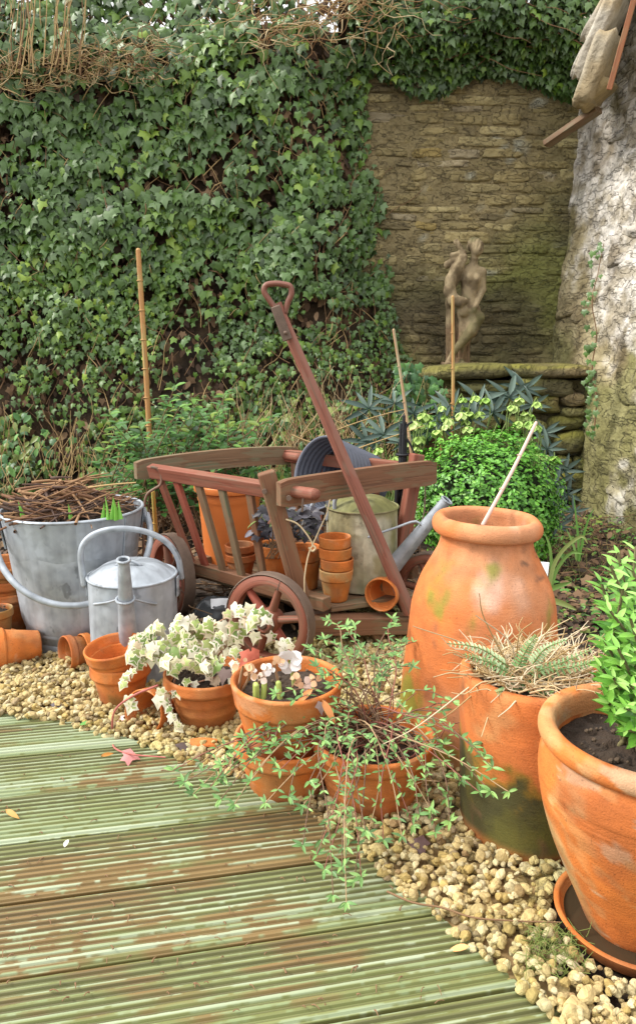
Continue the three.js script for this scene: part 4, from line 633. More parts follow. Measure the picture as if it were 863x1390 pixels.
{ // bundle of black netting on a stake
  const t = thing('netting_bundle', 'narrow bundle of black netting tied upright inside the right end of the cart', 'netting bundle'), a = at(541, 760, 2.22), b = at(547, 580, 2.22), mb = std({ color: lin([0.012, 0.013, 0.016]), roughness: 0.7 }), folds = [];
  for (let i = 0; i < 9; i++) { const o = V(rr(-0.012, 0.012), 0, rr(-0.012, 0.012)); folds.push(tube(wiggle(a.clone().add(o), b.clone().add(o.multiplyScalar(0.6)).add(V(0, rr(-0.03, 0.02), 0)), 7, 0.008), 0.0075, 0.005, 6)); }
  part(t, 'folded_net', merge(folds), mb); part(t, 'stake', capped([at(541, 770, 2.21), at(548, 565, 2.21)], 0.006, 0.005), mb);
  part(t, 'tie', merge([0.25, 0.55, 0.8].map((k) => { const g = new THREE.TorusGeometry(0.017, 0.004, 6, 16); g.rotateX(Math.PI / 2); const p = a.clone().lerp(b, k); g.translate(p.x, p.y, p.z); return g; })), mb);
  part(t, 'loose_end', merge([tube([[547, 590], [552, 578], [560, 572]].map(([x, y]) => at(x, y, 2.21)), 0.006, 0.003), tube([[552, 596], [558, 606], [564, 622]].map(([x, y]) => at(x, y, 2.21)), 0.004, 0.003), tube([[540, 640], [537, 690], [538, 740]].map(([x, y]) => at(x, y, 2.2)), 0.007, 0.005)]), mb);
}
solo('cream_cord', 'loop of pale cord hanging over the side of the cart beside the corner stake', 'cord', merge([tube([[388, 705], [402, 710], [414, 722], [424, 740], [421, 746], [416, 765], [413, 790], [414, 812]].map(([x, y]) => at(x, y, 1.87)), 0.0022, 0.0022, 6, 40), tube([[424, 740], [432, 722], [443, 697], [448, 678]].map(([x, y]) => at(x, y, 1.87)), 0.0018, 0.0018, 6, 24), tube([[424, 740], [428, 744], [424, 748], [419, 743]].map(([x, y]) => at(x, y, 1.868)), 0.003, 0.003, 6, 16)]), std({ color: lin([0.60, 0.48, 0.30]), roughness: 0.85 }));
{ // black compost bag under the cart with a white print panel
  const g = new THREE.SphereGeometry(1, 40, 26), p = at(296, 818, 2.08); warp(g, (x, y, z) => { const n = 1 + 0.35 * (fbm(x * 2.2 + 4, y * 2.2, z * 2.2, 4) - 0.5) + 0.10 * (fbm(x * 9, y * 9, z * 9, 2) - 0.5); return [x * 0.075 * n, Math.max(-0.045, y * 0.06 * n), z * 0.06 * n]; });
  const t = thing('compost_bag', 'crumpled black compost bag with a white patch lying under the cart', 'bag', V(p.x, 0.046, p.z)); part(t, 'bag', g, std({ color: lin([0.05, 0.055, 0.06]), roughness: 0.35 }));
  const q = new THREE.PlaneGeometry(0.055, 0.03, 8, 6); warp(q, (x, y) => { const d = 0.006 * (vn(x * 60, y * 60, 3) - 0.5); return [x, y, d]; }); q.rotateX(-0.7); q.rotateY(0.2); q.translate(0.012, 0.05, 0.034); part(t, 'white_patch', q, std({ color: lin([0.75, 0.77, 0.8]), roughness: 0.4, side: THREE.DoubleSide }));
}

// ================================================================ THE STATUE
{
  const S = at(628, 491, 3.86), H = [];
  const t = thing('garden_statue', 'small weathered stone statue of a figure with a curling fish, on the mossy ledge', 'statue', V(S.x - 0.005, 0.728, -3.86), -0.06); t.scale.x = 0.9;
  const f = (x, y, z) => {
    const p = [x, y, z]; let d = 9; const u = (v, k = 0.018) => { d = smin(d, v, k); };
    const ell = (c, r) => { const q = Math.hypot((x - c[0]) / r[0], (y - c[1]) / r[1], (z - c[2]) / r[2]); return (q - 1) * Math.min(...r); };
    u(cap(p, [0.045, 0.50, 0], [0.05, 0.545, 0.008], 0.021, 0.019), 0.01);                                   // neck
    u(ell([0.058, 0.583, 0.016], [0.035, 0.043, 0.040]), 0.012); u(ell([0.066, 0.567, 0.034], [0.024, 0.024, 0.024]), 0.012);  // head, jaw
    u(ell([0.069, 0.571, 0.057], [0.006, 0.010, 0.009]), 0.006);                                             // nose
    u(ell([0.042, 0.603, 0.0], [0.032, 0.030, 0.040]), 0.008); u(ell([0.035, 0.590, -0.03], [0.026, 0.024, 0.022]), 0.008);     // hair and bun
    u(cap(p, [-0.018, 0.468, 0], [0.092, 0.463, 0], 0.026, 0.026), 0.022); u(ell([0.035, 0.435, 0.004], [0.056, 0.062, 0.040]), 0.02); // shoulders, chest
    u(ell([0.062, 0.432, 0.036], [0.022, 0.024, 0.020]), 0.008); u(ell([0.018, 0.436, 0.036], [0.022, 0.024, 0.020]), 0.008);
    u(cap(p, [0.033, 0.40, 0], [0.024, 0.33, 0.002], 0.046, 0.046), 0.025); u(ell([0.022, 0.285, 0], [0.062, 0.052, 0.048]), 0.025); // waist, hips
    u(cap(p, [0.095, 0.462, 0], [0.101, 0.378, 0.004], 0.0215, 0.018), 0.01); u(cap(p, [0.101, 0.378, 0.004], [0.056, 0.292, 0.055], 0.0175, 0.0125), 0.008); u(ell([0.047, 0.280, 0.062], [0.014, 0.019, 0.011]), 0.008);   // her left arm
    u(cap(p, [-0.022, 0.465, 0], [-0.062, 0.405, 0.02], 0.021, 0.018), 0.01); u(cap(p, [-0.062, 0.405, 0.02], [-0.012, 0.515, 0.048], 0.017, 0.012), 0.008); u(ell([-0.008, 0.53, 0.048], [0.012, 0.017, 0.011]), 0.006); // her right arm, raised
    u(cap(p, [0.052, 0.255, 0.012], [0.042, 0.175, 0.05], 0.043, 0.030), 0.02); u(cap(p, [0.042, 0.175, 0.05], [-0.052, 0.075, 0.042], 0.029, 0.017), 0.012); u(cap(p, [-0.05, 0.075, 0.042], [-0.088, 0.018, 0.062], 0.017, 0.013), 0.01); // crossed leg
    u(cap(p, [0.01, 0.26, -0.005], [0.004, 0.14, 0.0], 0.043, 0.028), 0.02); u(cap(p, [0.004, 0.14, 0.0], [-0.008, 0.03, -0.002], 0.029, 0.018), 0.012); u(cap(p, [-0.008, 0.022, -0.002], [-0.004, 0.014, 0.045], 0.018, 0.013), 0.01); // standing leg
    // cloth: knot at the hip, folds falling behind
    u(ell([-0.006, 0.278, 0.046], [0.036, 0.036, 0.024]), 0.012); u(cap(p, [-0.03, 0.30, 0.04], [0.088, 0.240, 0.03], 0.018, 0.026), 0.012); u(cap(p, [0.085, 0.24, 0.025], [0.068, 0.185, 0.02], 0.024, 0.016), 0.012);
    for (const [a, b, r] of [[-0.045, -0.06, 0.026], [-0.015, -0.03, 0.028], [0.02, 0.01, 0.026], [0.05, 0.03, 0.022]]) u(cap(p, [a * 0.6, 0.25, -0.035], [b, 0.02, -0.035], r * 0.8, r), 0.008);
    // the fish: tail above her shoulder, body curving down to her hip
    const fish = [[-0.012, 0.555, 0.03, 0.013], [-0.03, 0.52, 0.038, 0.017], [-0.062, 0.475, 0.042, 0.024], [-0.084, 0.42, 0.044, 0.029], [-0.088, 0.37, 0.048, 0.031], [-0.066, 0.325, 0.056, 0.030], [-0.03, 0.315, 0.062, 0.026], [-0.004, 0.32, 0.066, 0.016]];
    for (let i = 0; i + 1 < fish.length; i++) u(cap(p, fish[i], fish[i + 1], fish[i][3], fish[i + 1][3]), 0.012);
    u(cap(p, [-0.02, 0.56, 0.03], [-0.055, 0.605, 0.024], 0.010, 0.016), 0.01); u(cap(p, [-0.02, 0.555, 0.03], [-0.078, 0.545, 0.02], 0.010, 0.014), 0.01); u(cap(p, [-0.05, 0.53, 0.02], [-0.10, 0.50, 0.01], 0.012, 0.02), 0.012);
    u(cap(p, [-0.088, 0.40, 0.03], [-0.085, 0.31, 0.0], 0.014, 0.02), 0.012); u(cap(p, [-0.08, 0.33, 0.0], [-0.06, 0.02, -0.03], 0.018, 0.03), 0.014);
    // plinth
    const b = Math.max(Math.abs(x + 0.01) - 0.105, Math.abs(y - 0.004) - 0.012, Math.abs(z) - 0.075); u(b, 0.012);
    return d + 0.0035 * (fbm(x * 40, y * 40, z * 40, 3) - 0.5) + 0.003 * (y < 0.26 && z < 0 ? Math.sin(x * 260 + y * 22) : 0) - 0.0018 * (y > 0.575 ? Math.sin(x * 300 + z * 210) : 0);
  };
  const g = nets(f, [-0.145, -0.015, -0.1], [0.14, 0.65, 0.1], 0.0034);
  paint(g, (x, y, z, nx, ny, nz) => { const n = fbm(x * 22, y * 22, z * 22, 4), m = fbm(x * 9, y * 9, z * 9 + 4, 4); let c = mixc([0.17, 0.125, 0.07], [0.35, 0.275, 0.165], sm(0.36, 0.62, n)); c = mixc(c, [0.15, 0.15, 0.06], 0.7 * sm(0.5, 0.66, m)); return mixc(c, [0.23, 0.14, 0.08], 0.7 * sm(0.24, 0.16, y) * (z < 0.02 ? 1 : 0.3)); });
  part(t, 'figure', g, std({ vertexColors: true, map: rep(stoneTex, 8), roughness: 0.9, bumpMap: rep(stoneBump, 10), bumpScale: 0.002 }));
}

// ================================================================ CANES
function cane(label, a, b, r, mat = mBamboo) {
  const t = thing('bamboo_cane', label, 'garden cane', V(0, 0, 0)), d = b.clone().sub(a), n = Math.max(3, Math.round(d.length() / 0.13)); part(t, 'stem', capped([a, a.clone().lerp(b, 0.5).add(V(0.003, 0, 0)), b], r, r * 0.85, 10, 12), mat);
  for (let i = 1; i < n; i++) { const k = new THREE.TorusGeometry(r * 0.95, r * 0.22, 6, 14); k.lookAt(d); const p = a.clone().lerp(b, i / n); k.translate(p.x, p.y, p.z); part(t, 'node', k, mat); } return t;
}
cane('thick tan bamboo cane against the ivy, rising behind the left end of the cart', at(208, 690, 3.28), at(188, 340, 3.28), 0.0125);
cane('thin bamboo cane leaning before the ivy, behind the black netting', at(561, 640, 2.75), at(534, 448, 2.75), 0.006, std({ color: lin([0.55, 0.36, 0.22]), map: rep(woodTex, 1, 2), roughness: 0.6 }));
cane('straight bamboo cane standing in front of the statue', at(613, 640, 3.0), at(614, 403, 3.0), 0.0072);
cane('pale pinkish cane leaning out of the forcing jar', at(655, 712, 1.5), at(727, 574, 1.62), 0.0042, std({ color: lin([0.66, 0.46, 0.38]), roughness: 0.6 }));
cane('short orange stake beside the clipped box bush', at(598, 640, 3.05), at(599, 566, 3.05), 0.008);
cane('yellow stake in the earth behind the left end of the cart', at(214, 790, 2.45), at(208, 668, 2.4), 0.0075, std({ color: lin([0.55, 0.34, 0.08]), map: rep(woodTex, 1, 2), roughness: 0.6 }));

// ================================================================ IVY
const IVYPAL = [[0.062, 0.122, 0.026], [0.082, 0.158, 0.038], [0.125, 0.205, 0.075], [0.076, 0.156, 0.020], [0.125, 0.22, 0.028], [0.034, 0.068, 0.016], [0.22, 0.33, 0.04]];
const pick = (w) => { let r = R(), i = 0; while (i < w.length - 1 && r > w[i]) { r -= w[i]; i++; } return i; };
// the right-hand outline of the ivy curtain: [height, x]
const ivyEdge = [[0.0, 0.58], [0.55, 0.56], [0.72, 0.50], [0.86, 0.42], [1.05, 0.385], [1.25, 0.36], [1.42, 0.345], [1.6, 0.32], [1.78, 0.27], [1.95, 0.235], [2.1, 0.22], [2.2, 0.24], [2.9, 0.26]];
const edgeX = (y) => { for (let i = 0; i + 1 < ivyEdge.length; i++) if (y <= ivyEdge[i + 1][0]) return mix(ivyEdge[i][1], ivyEdge[i + 1][1], (y - ivyEdge[i][0]) / (ivyEdge[i + 1][0] - ivyEdge[i][0])); return 0.26; };
const ivyZ = (x, y) => { const e = edgeX(y) - x; return WALLZ + 0.02 + 0.24 * sm(0.0, 0.35, e) + 0.16 * (fbm(x * 1.9, y * 2.1, 3, 3) - 0.42) + 0.10 * (fbm(x * 6, y * 6, 8, 2) - 0.5) + 0.10 * sm(1.1, 0.1, y) - 0.18 * sm(2.15, 2.7, y); };
const OUT = (x, y) => V(0.15 * (fbm(x * 3, y * 3, 2, 2) - 0.5), 0.35, 1);
{
  const ivy = thing('climbing_ivy', 'dense dark green ivy curtain covering the left part of the garden wall', 'ivy');
  // the woody mat beneath the leaves
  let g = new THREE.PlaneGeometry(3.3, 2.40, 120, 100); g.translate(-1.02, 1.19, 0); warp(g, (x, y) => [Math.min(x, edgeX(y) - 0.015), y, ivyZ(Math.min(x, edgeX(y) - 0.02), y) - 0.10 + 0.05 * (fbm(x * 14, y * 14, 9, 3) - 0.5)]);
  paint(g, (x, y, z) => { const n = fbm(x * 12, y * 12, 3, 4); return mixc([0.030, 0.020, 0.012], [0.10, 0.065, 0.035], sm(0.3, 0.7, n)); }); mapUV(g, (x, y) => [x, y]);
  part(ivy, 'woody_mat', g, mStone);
  const lv = new Leaves(gIvy, IVYPAL, 0.44);
  for (let i = 0; i < 34000; i++) {
    const x = rr(-2.35, 0.6), y = Math.pow(R(), 0.95) * 2.72 + 0.02, e = edgeX(y); if (x > e + 0.03 * R()) continue;
    // bare places: dry bank at the top left, thin patches low down
    const bare = fbm(x * 3.1 + 4, y * 3.1, 5, 3), dry = sm(1.86, 2.05, y) * sm(-0.75, -1.1, x) * sm(2.35, 2.15, y), low = sm(0.62, 0.2, y);
    if ((bare > 0.63 - 0.05 * low && R() < 0.72) || (fbm(x * 8, y * 8, 25, 2) > 0.62 && R() < 0.8) || R() < dry * 0.72 || R() < low * 0.45 || (y > 2.12 && x > -0.9 && R() < 0.35)) continue;
    if (y > 2.36 && R() < 0.42) continue;
    const z = ivyZ(x, y) - 0.07 * R() * R() - 0.0 + 0.03 * R(), n = OUT(x, y).add(V(rr(-0.75, 0.75), rr(-0.5, 0.5), 0)), small = sm(1.5, 0.7, y) * 0.4 + sm(0.1, 0.5, x + 0.3) * 0.15;
    const lime = fbm(x * 2.3, y * 2.3, 31, 3) + 0.12 * sm(1.5, 0.9, y);
    lv.add(V(x, y, z), n, V(rr(-0.55, 0.55), -1, rr(0, 0.35)), (0.026 + 0.058 * Math.pow(R(), 1.3)) * (1 - small), lime > 0.53 ? pick([0.10, 0.16, 0.14, 0.28, 0.22, 0.05, 0.05]) : pick([0.25, 0.25, 0.16, 0.13, 0.05, 0.15, 0.01]));
  }
  const dead = new Leaves([gIvy[0], gOval], [[0.10, 0.055, 0.03], [0.17, 0.10, 0.05], [0.06, 0.035, 0.02], [0.24, 0.15, 0.08]], 0.8);
  for (let i = 0; i < 5000; i++) { const x = rr(-2.3, 0.58), y = rr(0.02, 2.7); if (x > edgeX(y) - 0.02) continue; dead.add(V(x, y, ivyZ(x, y) - rr(0.03, 0.10)), V(rr(-0.8, 0.8), rr(-0.4, 0.8), 1), V(rr(-0.9, 0.9), -1, rr(0, 0.5)), rr(0.03, 0.065)); } dead.emit(ivy, 0, 'leaf', 'dead_foliage');
  lv.emit(ivy, 300, 'leaf', 'foliage', (p) => 0.6 + 3 * (p.z - ivyZ(p.x, p.y) + 0.06));
  const st = [], straw = [];
  for (let i = 0; i < 520; i++) { const x = rr(-1.9, 0.45), y = rr(0.1, 2.4); if (x > edgeX(y) - 0.03) continue; const p = [], a = rr(0.6, 2.6), l = rr(0.12, 0.45); let q = V(x, y, ivyZ(x, y) - 0.015); for (let k = 0; k < 5; k++) { p.push(q.clone()); q = q.clone().add(V(Math.cos(a) * l / 5 + rr(-0.025, 0.025), Math.sin(a) * l / 5 + rr(-0.02, 0.02), 0)); q.z = ivyZ(Math.min(q.x, edgeX(q.y) - 0.02), q.y) + rr(-0.04, 0.025); } (R() < 0.55 ? st : straw).push(tube(p, rr(0.0018, 0.0036), 0.0012, 5, 10)); }
  stuffIn(ivy, 'woody_stems', st, mTwig); stuffIn(ivy, 'dry_stems', straw, mStraw);
}
{ // ivy hanging over the top of the bare wall
  const ivy = thing('overhanging_ivy', 'dark ivy hanging over the top of the bare stone wall above the statue', 'ivy'), lv = new Leaves(gIvy, IVYPAL, 0.4);
  const low = (x) => 2.16 + 0.05 * Math.sin(x * 7 + 1) + 0.10 * (fbm(x * 5, 1, 1, 3) - 0.5) + 0.07 * sm(0.55, 0.15, x) - 0.04 * sm(0.7, 1.3, x);
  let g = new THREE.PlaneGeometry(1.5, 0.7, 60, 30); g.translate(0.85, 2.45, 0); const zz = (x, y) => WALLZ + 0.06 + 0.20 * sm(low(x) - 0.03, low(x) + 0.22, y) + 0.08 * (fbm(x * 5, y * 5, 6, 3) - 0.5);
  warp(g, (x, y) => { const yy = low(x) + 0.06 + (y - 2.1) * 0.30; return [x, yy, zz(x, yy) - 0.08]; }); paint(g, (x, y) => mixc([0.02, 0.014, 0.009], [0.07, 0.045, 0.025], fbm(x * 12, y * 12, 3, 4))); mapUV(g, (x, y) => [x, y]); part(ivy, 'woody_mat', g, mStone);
  for (let i = 0; i < 5200; i++) { const x = i % 9 ? rr(0.15, 1.55) : rr(1.05, 1.5), y = low(x) + rr(-0.03, 0.48); if ((x < 1.1 && fbm(x * 4, y * 4, 15, 3) > 0.66) || (y > 2.48 && R() < 0.3)) continue; lv.add(V(x, y, zz(x, y) + rr(-0.06, 0.03)), V(rr(-0.6, 0.6), rr(-0.1, 0.7), 1), V(rr(-0.5, 0.5), -1, 0.2), rr(0.024, 0.058), pick([0.3, 0.24, 0.14, 0.1, 0.06, 0.15, 0.01])); }
  lv.emit(ivy, 120, 'leaf', 'foliage', (p) => 0.6 + 3 * (p.z - zz(p.x, p.y) + 0.06));
  const st = []; for (let i = 0; i < 80; i++) { const x = rr(0.2, 1.4), y = low(x) + rr(0, 0.4); const a = rr(-0.6, 2.2), l = rr(0.1, 0.35), p = V(x, y, zz(x, y)); st.push(tube(wiggle(p, p.clone().add(V(Math.cos(a) * l, Math.sin(a) * l, 0.04)), 4, 0.02), 0.003, 0.0012, 5, 8)); } stuffIn(ivy, 'woody_stems', st, mTwig);
}
{ // a strand of ivy on the right wall and the young ivy by the ledge
  const ivy = thing('ivy_strand', 'thin strand of ivy climbing the lime washed wall beside the ledge', 'ivy'), lv = new Leaves(gIvy, IVYPAL, 0.4), path = [[808, 590, 3.4], [812, 540, 3.42], [806, 500, 3.44], [812, 455, 3.44], [806, 410, 3.46], [814, 370, 3.48], [822, 330, 3.5]].map(([x, y, D]) => at(x, y, D).add(V(-0.01, 0, 0.0)));
  part(ivy, 'stem', tube(path, 0.004, 0.0015, 6, 40), mTwig); const c = new THREE.CatmullRomCurve3(path);
  for (let i = 0; i < 60; i++) { const p = c.getPoint(Math.pow(R(), 1.25)); p.add(V(rr(-0.045, 0.0), rr(-0.03, 0.03), rr(-0.03, 0.06))); lv.add(p, V(-0.75, 0.3, 1).add(V(rr(-0.4, 0.4), rr(-0.3, 0.3), 0)), V(rr(-0.5, 0.5), -1, 0), rr(0.02, 0.04), pick([0.3, 0.3, 0.2, 0.15])); } lv.emit(ivy, 95);
  const y2 = thing('young_ivy', 'bright young ivy spilling over the left end of the stone ledge', 'ivy'), l2 = new Leaves(gIvy, [[0.06, 0.17, 0.035], [0.045, 0.135, 0.04], [0.09, 0.22, 0.045], [0.03, 0.09, 0.03]], 0.4), st = [];
  for (let i = 0; i < 330; i++) { const px = 535 + 75 * R() * R() + rr(0, 12), py = rr(495, 600), D = 3.55 + rr(-0.06, 0.1); if (px > 545 + (py - 480) * 1.4) continue; l2.add(at(px, py, D), V(rr(-0.5, 0.5), rr(0, 0.7), 1), V(rr(-0.6, 0.6), -1, 0.2), rr(0.03, 0.055)); }
  for (let i = 0; i < 14; i++) { const a = at(rr(538, 560), rr(560, 610), 3.58); st.push(tube(wiggle(a, a.clone().add(V(rr(-0.02, 0.18), rr(0.1, 0.3), rr(0, 0.05))), 4, 0.03), 0.0025, 0.0012, 5, 8)); } stuffIn(y2, 'woody_stems', st, mTwig); l2.emit(y2, 120);
}
// ================================================================ DRY STEMS AND UNDERGROWTH
function stalks(name, label, cat, n, fn, r0, r1, mats) { const t = thing(name, label, cat), b = mats.map(() => []); for (let i = 0; i < n; i++) b[i % mats.length].push(tube(fn(i), rr(r0 * 0.7, r0 * 1.2), r1, 5, 8)); mats.forEach((m, i) => stuffIn(t, 'stems', b[i], m)); return t; }
const mRust = std({ color: lin([0.30, 0.16, 0.07]), roughness: 0.9 }), mPale = std({ color: lin([0.55, 0.42, 0.24]), roughness: 0.9 });
stalks('dry_canes', 'clump of upright bare brown canes on the dry bank at the upper left', 'dry stems', 30, () => { const x = rr(-3, 112), D = 3.75 + rr(-0.05, 0.1), a = at(x + rr(-8, 8), rr(85, 105), D), b = at(x * 1.04 + rr(-10, 28), rr(-60, -10), D + 0.02); return wiggle(a, b, 4, 0.015); }, 0.0032, 0.0016, [mTwig, mStraw, mStraw]);
stalks('dry_grass', 'matted straw coloured grass on the bank at the upper left above the ivy', 'dry grass', 380, () => { const x = rr(-30, 235), y = rr(55, 112) - 0.1 * x, D = 3.82 + rr(-0.06, 0.08), a = at(x, y + 18, D), b = at(x + rr(-45, 45), y + rr(-16, 34), D - 0.06); return wiggle(a, b, 3, 0.03); }, 0.0022, 0.0008, [mStraw, mPale, mStraw, mTwig]);
stalks('dead_brush', 'tangle of thin tan stems trailing over the ivy at the top centre', 'dry stems', 120, () => { const x = rr(330, 540), y = rr(-30, 60), D = 3.80 + rr(-0.06, 0.08), a = at(x, y, D), ang = rr(0.3, 2.8), l = rr(40, 130), b = at(x + Math.cos(ang) * l, y + Math.sin(ang) * l * 0.75 - 25, D + 0.0); return wiggle(a, b, 4, 0.05); }, 0.0026, 0.001, [mStraw, mPale, mRust]);
stalks('dead_brush', 'pale dry grass stems in the gap between the cart and the ivy', 'dry stems', 170, () => { const x = rr(300, 545), y = rr(600, 650), D = 3.2 + rr(-0.3, 0.35), a = at(x, y, D), b = at(x + rr(-45, 60), y - rr(30, 110), D - 0.05); return wiggle(a, b, 4, 0.03); }, 0.0022, 0.0008, [mStraw, mPale, mTwig]);
stalks('arching_brush', 'few long pale arching stems between the netting and the tub behind the cart', 'dry stems', 3, (i) => [[[405, 625], [440, 592], [480, 575], [530, 560], [548, 556]], [[476, 612], [510, 600], [540, 590], [575, 578]], [[395, 590], [420, 600], [450, 606], [470, 625]]][i].map(([x, y]) => at(x, y, 2.6)), 0.003, 0.0014, [mStraw]);
{ // leaf litter and twigs on the earth below the ivy
  const t = thing('leaf_litter', 'brown dead leaves and twigs on the earth behind the cart and bucket', 'leaf litter'); t.userData.kind = 'stuff';
  const pal = [[0.085, 0.045, 0.025], [0.14, 0.08, 0.04], [0.055, 0.035, 0.022], [0.20, 0.125, 0.065]], lv = new Leaves([gOval, gIvy[0]], pal, 0.8);
  for (let i = 0; i < 5200; i++) { const x = rr(-1.7, 1.3), D = rr(2.02, 3.8); lv.add(V(x, 0.03 + 0.05 * R() * R(), -D), V(rr(-0.7, 0.7), 1, rr(-0.5, 0.9)), V(rr(-1, 1), rr(-0.4, 0.4), rr(-1, 1)), rr(0.02, 0.05)); }
  for (let i = 0; i < 900; i++) { const x = rr(0.45, 1.1), D = rr(1.4, 2.3); lv.add(V(x, 0.03 + 0.02 * R(), -D), V(rr(-0.7, 0.7), 1, rr(-0.5, 0.7)), V(rr(-1, 1), 0, rr(-1, 1)), rr(0.012, 0.03)); }
  lv.emit(t, 0);
  const tw = []; for (let i = 0; i < 420; i++) { const a = V(rr(-1.6, 1.2), 0.04 + 0.03 * R(), -rr(2.1, 3.7)), an = rr(0, 6.28), l = rr(0.06, 0.3); tw.push(tube(wiggle(a, a.clone().add(V(Math.cos(an) * l, rr(-0.02, 0.10), Math.sin(an) * l)), 3, 0.02), rr(0.0015, 0.004), 0.001, 5, 6)); } stuffIn(t, 'twigs', tw, mTwig);
}
{ // evergreen shrub with narrow leaves in front of the ivy
  const t = thing('evergreen_shrub', 'glossy mid green shrub growing before the ivy behind the left end of the cart', 'shrub'), pal = [[0.055, 0.14, 0.03], [0.075, 0.18, 0.04], [0.04, 0.10, 0.025], [0.12, 0.25, 0.045], [0.16, 0.23, 0.04]], lv = new Leaves([gOval, gLance], pal, 0.36), st = [];
  for (let i = 0; i < 85; i++) {
    const base = V(rr(-1.0, -0.28), 0.02, -rr(2.95, 3.35)), px = rr(140, 370), top = at(px, 548 + 0.0018 * (px - 245) ** 2 + 130 * R() + rr(-50, 20), rr(2.75, 3.3)); const p = [base, base.clone().lerp(top, 0.5).add(V(rr(-0.08, 0.08), 0.04, 0.0)), top]; st.push(tube(p, 0.0042, 0.0015, 5, 8));
    const d = top.clone().sub(p[1]).normalize(), c = new THREE.CatmullRomCurve3(p);
    for (let k = 0; k < 20; k++) { const q = c.getPoint(1 - 0.75 * Math.pow(k / 26, 1.2)), a = k * 2.4, o = V(Math.cos(a), 0.15 + 0.5 * (1 - k / 26), Math.sin(a)).addScaledVector(d, 0.4); lv.add(q, V(o.x * -0.35, 1, o.z * -0.35 + 0.5), o, rr(0.03, 0.056), k < 5 && R() < 0.5 ? 3 + Math.floor(R() * 2) : pick([0.4, 0.3, 0.3])); }
  }
  stuffIn(t, 'stems', st, mTwig); lv.emit(t, 150);
}
{ // low green plants at the foot of the wall on the left
  const t = thing('ground_cover', '', ''); t.userData = { label: 'mixed low green leaves at the foot of the ivy behind the bucket', category: 'ground cover', kind: 'stuff' }; const lv = new Leaves([gOval, gIvy[1]], [[0.06, 0.17, 0.035], [0.10, 0.24, 0.04], [0.04, 0.12, 0.03], [0.15, 0.20, 0.03]], 0.45);
  for (let i = 0; i < 2200; i++) { const x = rr(-1.75, 0.5), y = 0.55 * R() * R() + 0.03; if (fbm(x * 4, y * 6, 3, 3) > 0.55) continue; lv.add(V(x, y, -3.72 + 0.2 * y + rr(-0.12, 0.25 * (1 - y))), V(rr(-0.6, 0.6), rr(0.2, 1), 1), V(rr(-0.7, 0.7), -0.6, rr(0, 0.6)), rr(0.028, 0.055)); }
  lv.emit(t, 0); const st = []; for (let i = 0; i < 160; i++) { const a = V(rr(-1.7, -0.2), rr(0, 0.3), -3.6 + rr(-0.1, 0.3)); st.push(tube(wiggle(a, a.clone().add(V(rr(-0.12, 0.12), rr(0.05, 0.35), rr(-0.08, 0.08))), 3, 0.03), 0.002, 0.001, 5, 6)); } stuffIn(t, 'stems', st, mStraw);
}

// ================================================================ PLANTS NEAR THE WALL
{ // clipped box bush
  const c0 = at(661, 668, 2.62); c0.y = 0.27; const t = thing('box_bush', 'rounded clipped box bush with tiny bright green leaves behind the forcing jar', 'box bush', V(c0.x, 0, c0.z));
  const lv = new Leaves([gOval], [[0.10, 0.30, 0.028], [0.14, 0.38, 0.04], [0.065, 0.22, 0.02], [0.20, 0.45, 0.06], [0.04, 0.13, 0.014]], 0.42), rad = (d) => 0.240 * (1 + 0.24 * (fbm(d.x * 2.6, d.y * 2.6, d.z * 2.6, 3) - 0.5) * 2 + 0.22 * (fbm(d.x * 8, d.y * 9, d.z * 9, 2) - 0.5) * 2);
  for (let i = 0; i < 27000; i++) {
    const d = V(rr(-1, 1), rr(-1, 1), rr(-1, 1)); if (d.lengthSq() > 1) continue; d.normalize(); if (d.y < -0.85) continue; const k = 1 - 0.26 * Math.pow(R(), 2.6), r = rad(d) * k;
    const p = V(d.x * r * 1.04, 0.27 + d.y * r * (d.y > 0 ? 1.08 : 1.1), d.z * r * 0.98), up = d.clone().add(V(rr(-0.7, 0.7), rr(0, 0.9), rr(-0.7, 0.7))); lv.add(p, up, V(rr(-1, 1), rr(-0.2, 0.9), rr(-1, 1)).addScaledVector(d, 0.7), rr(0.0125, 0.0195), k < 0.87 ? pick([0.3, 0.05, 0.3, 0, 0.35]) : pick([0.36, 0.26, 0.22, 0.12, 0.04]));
  }
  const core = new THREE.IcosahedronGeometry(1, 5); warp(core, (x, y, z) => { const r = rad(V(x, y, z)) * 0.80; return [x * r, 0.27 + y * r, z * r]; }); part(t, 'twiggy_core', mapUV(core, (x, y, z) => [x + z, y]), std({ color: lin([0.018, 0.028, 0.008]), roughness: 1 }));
  part(t, 'trunk', tube([V(0, 0, 0), V(0.01, 0.08, 0), V(0, 0.2, 0)], 0.016, 0.012, 8), mTwig); lv.l.forEach((l) => l.pos.add(t.position)); lv.emit(t, 300);
}
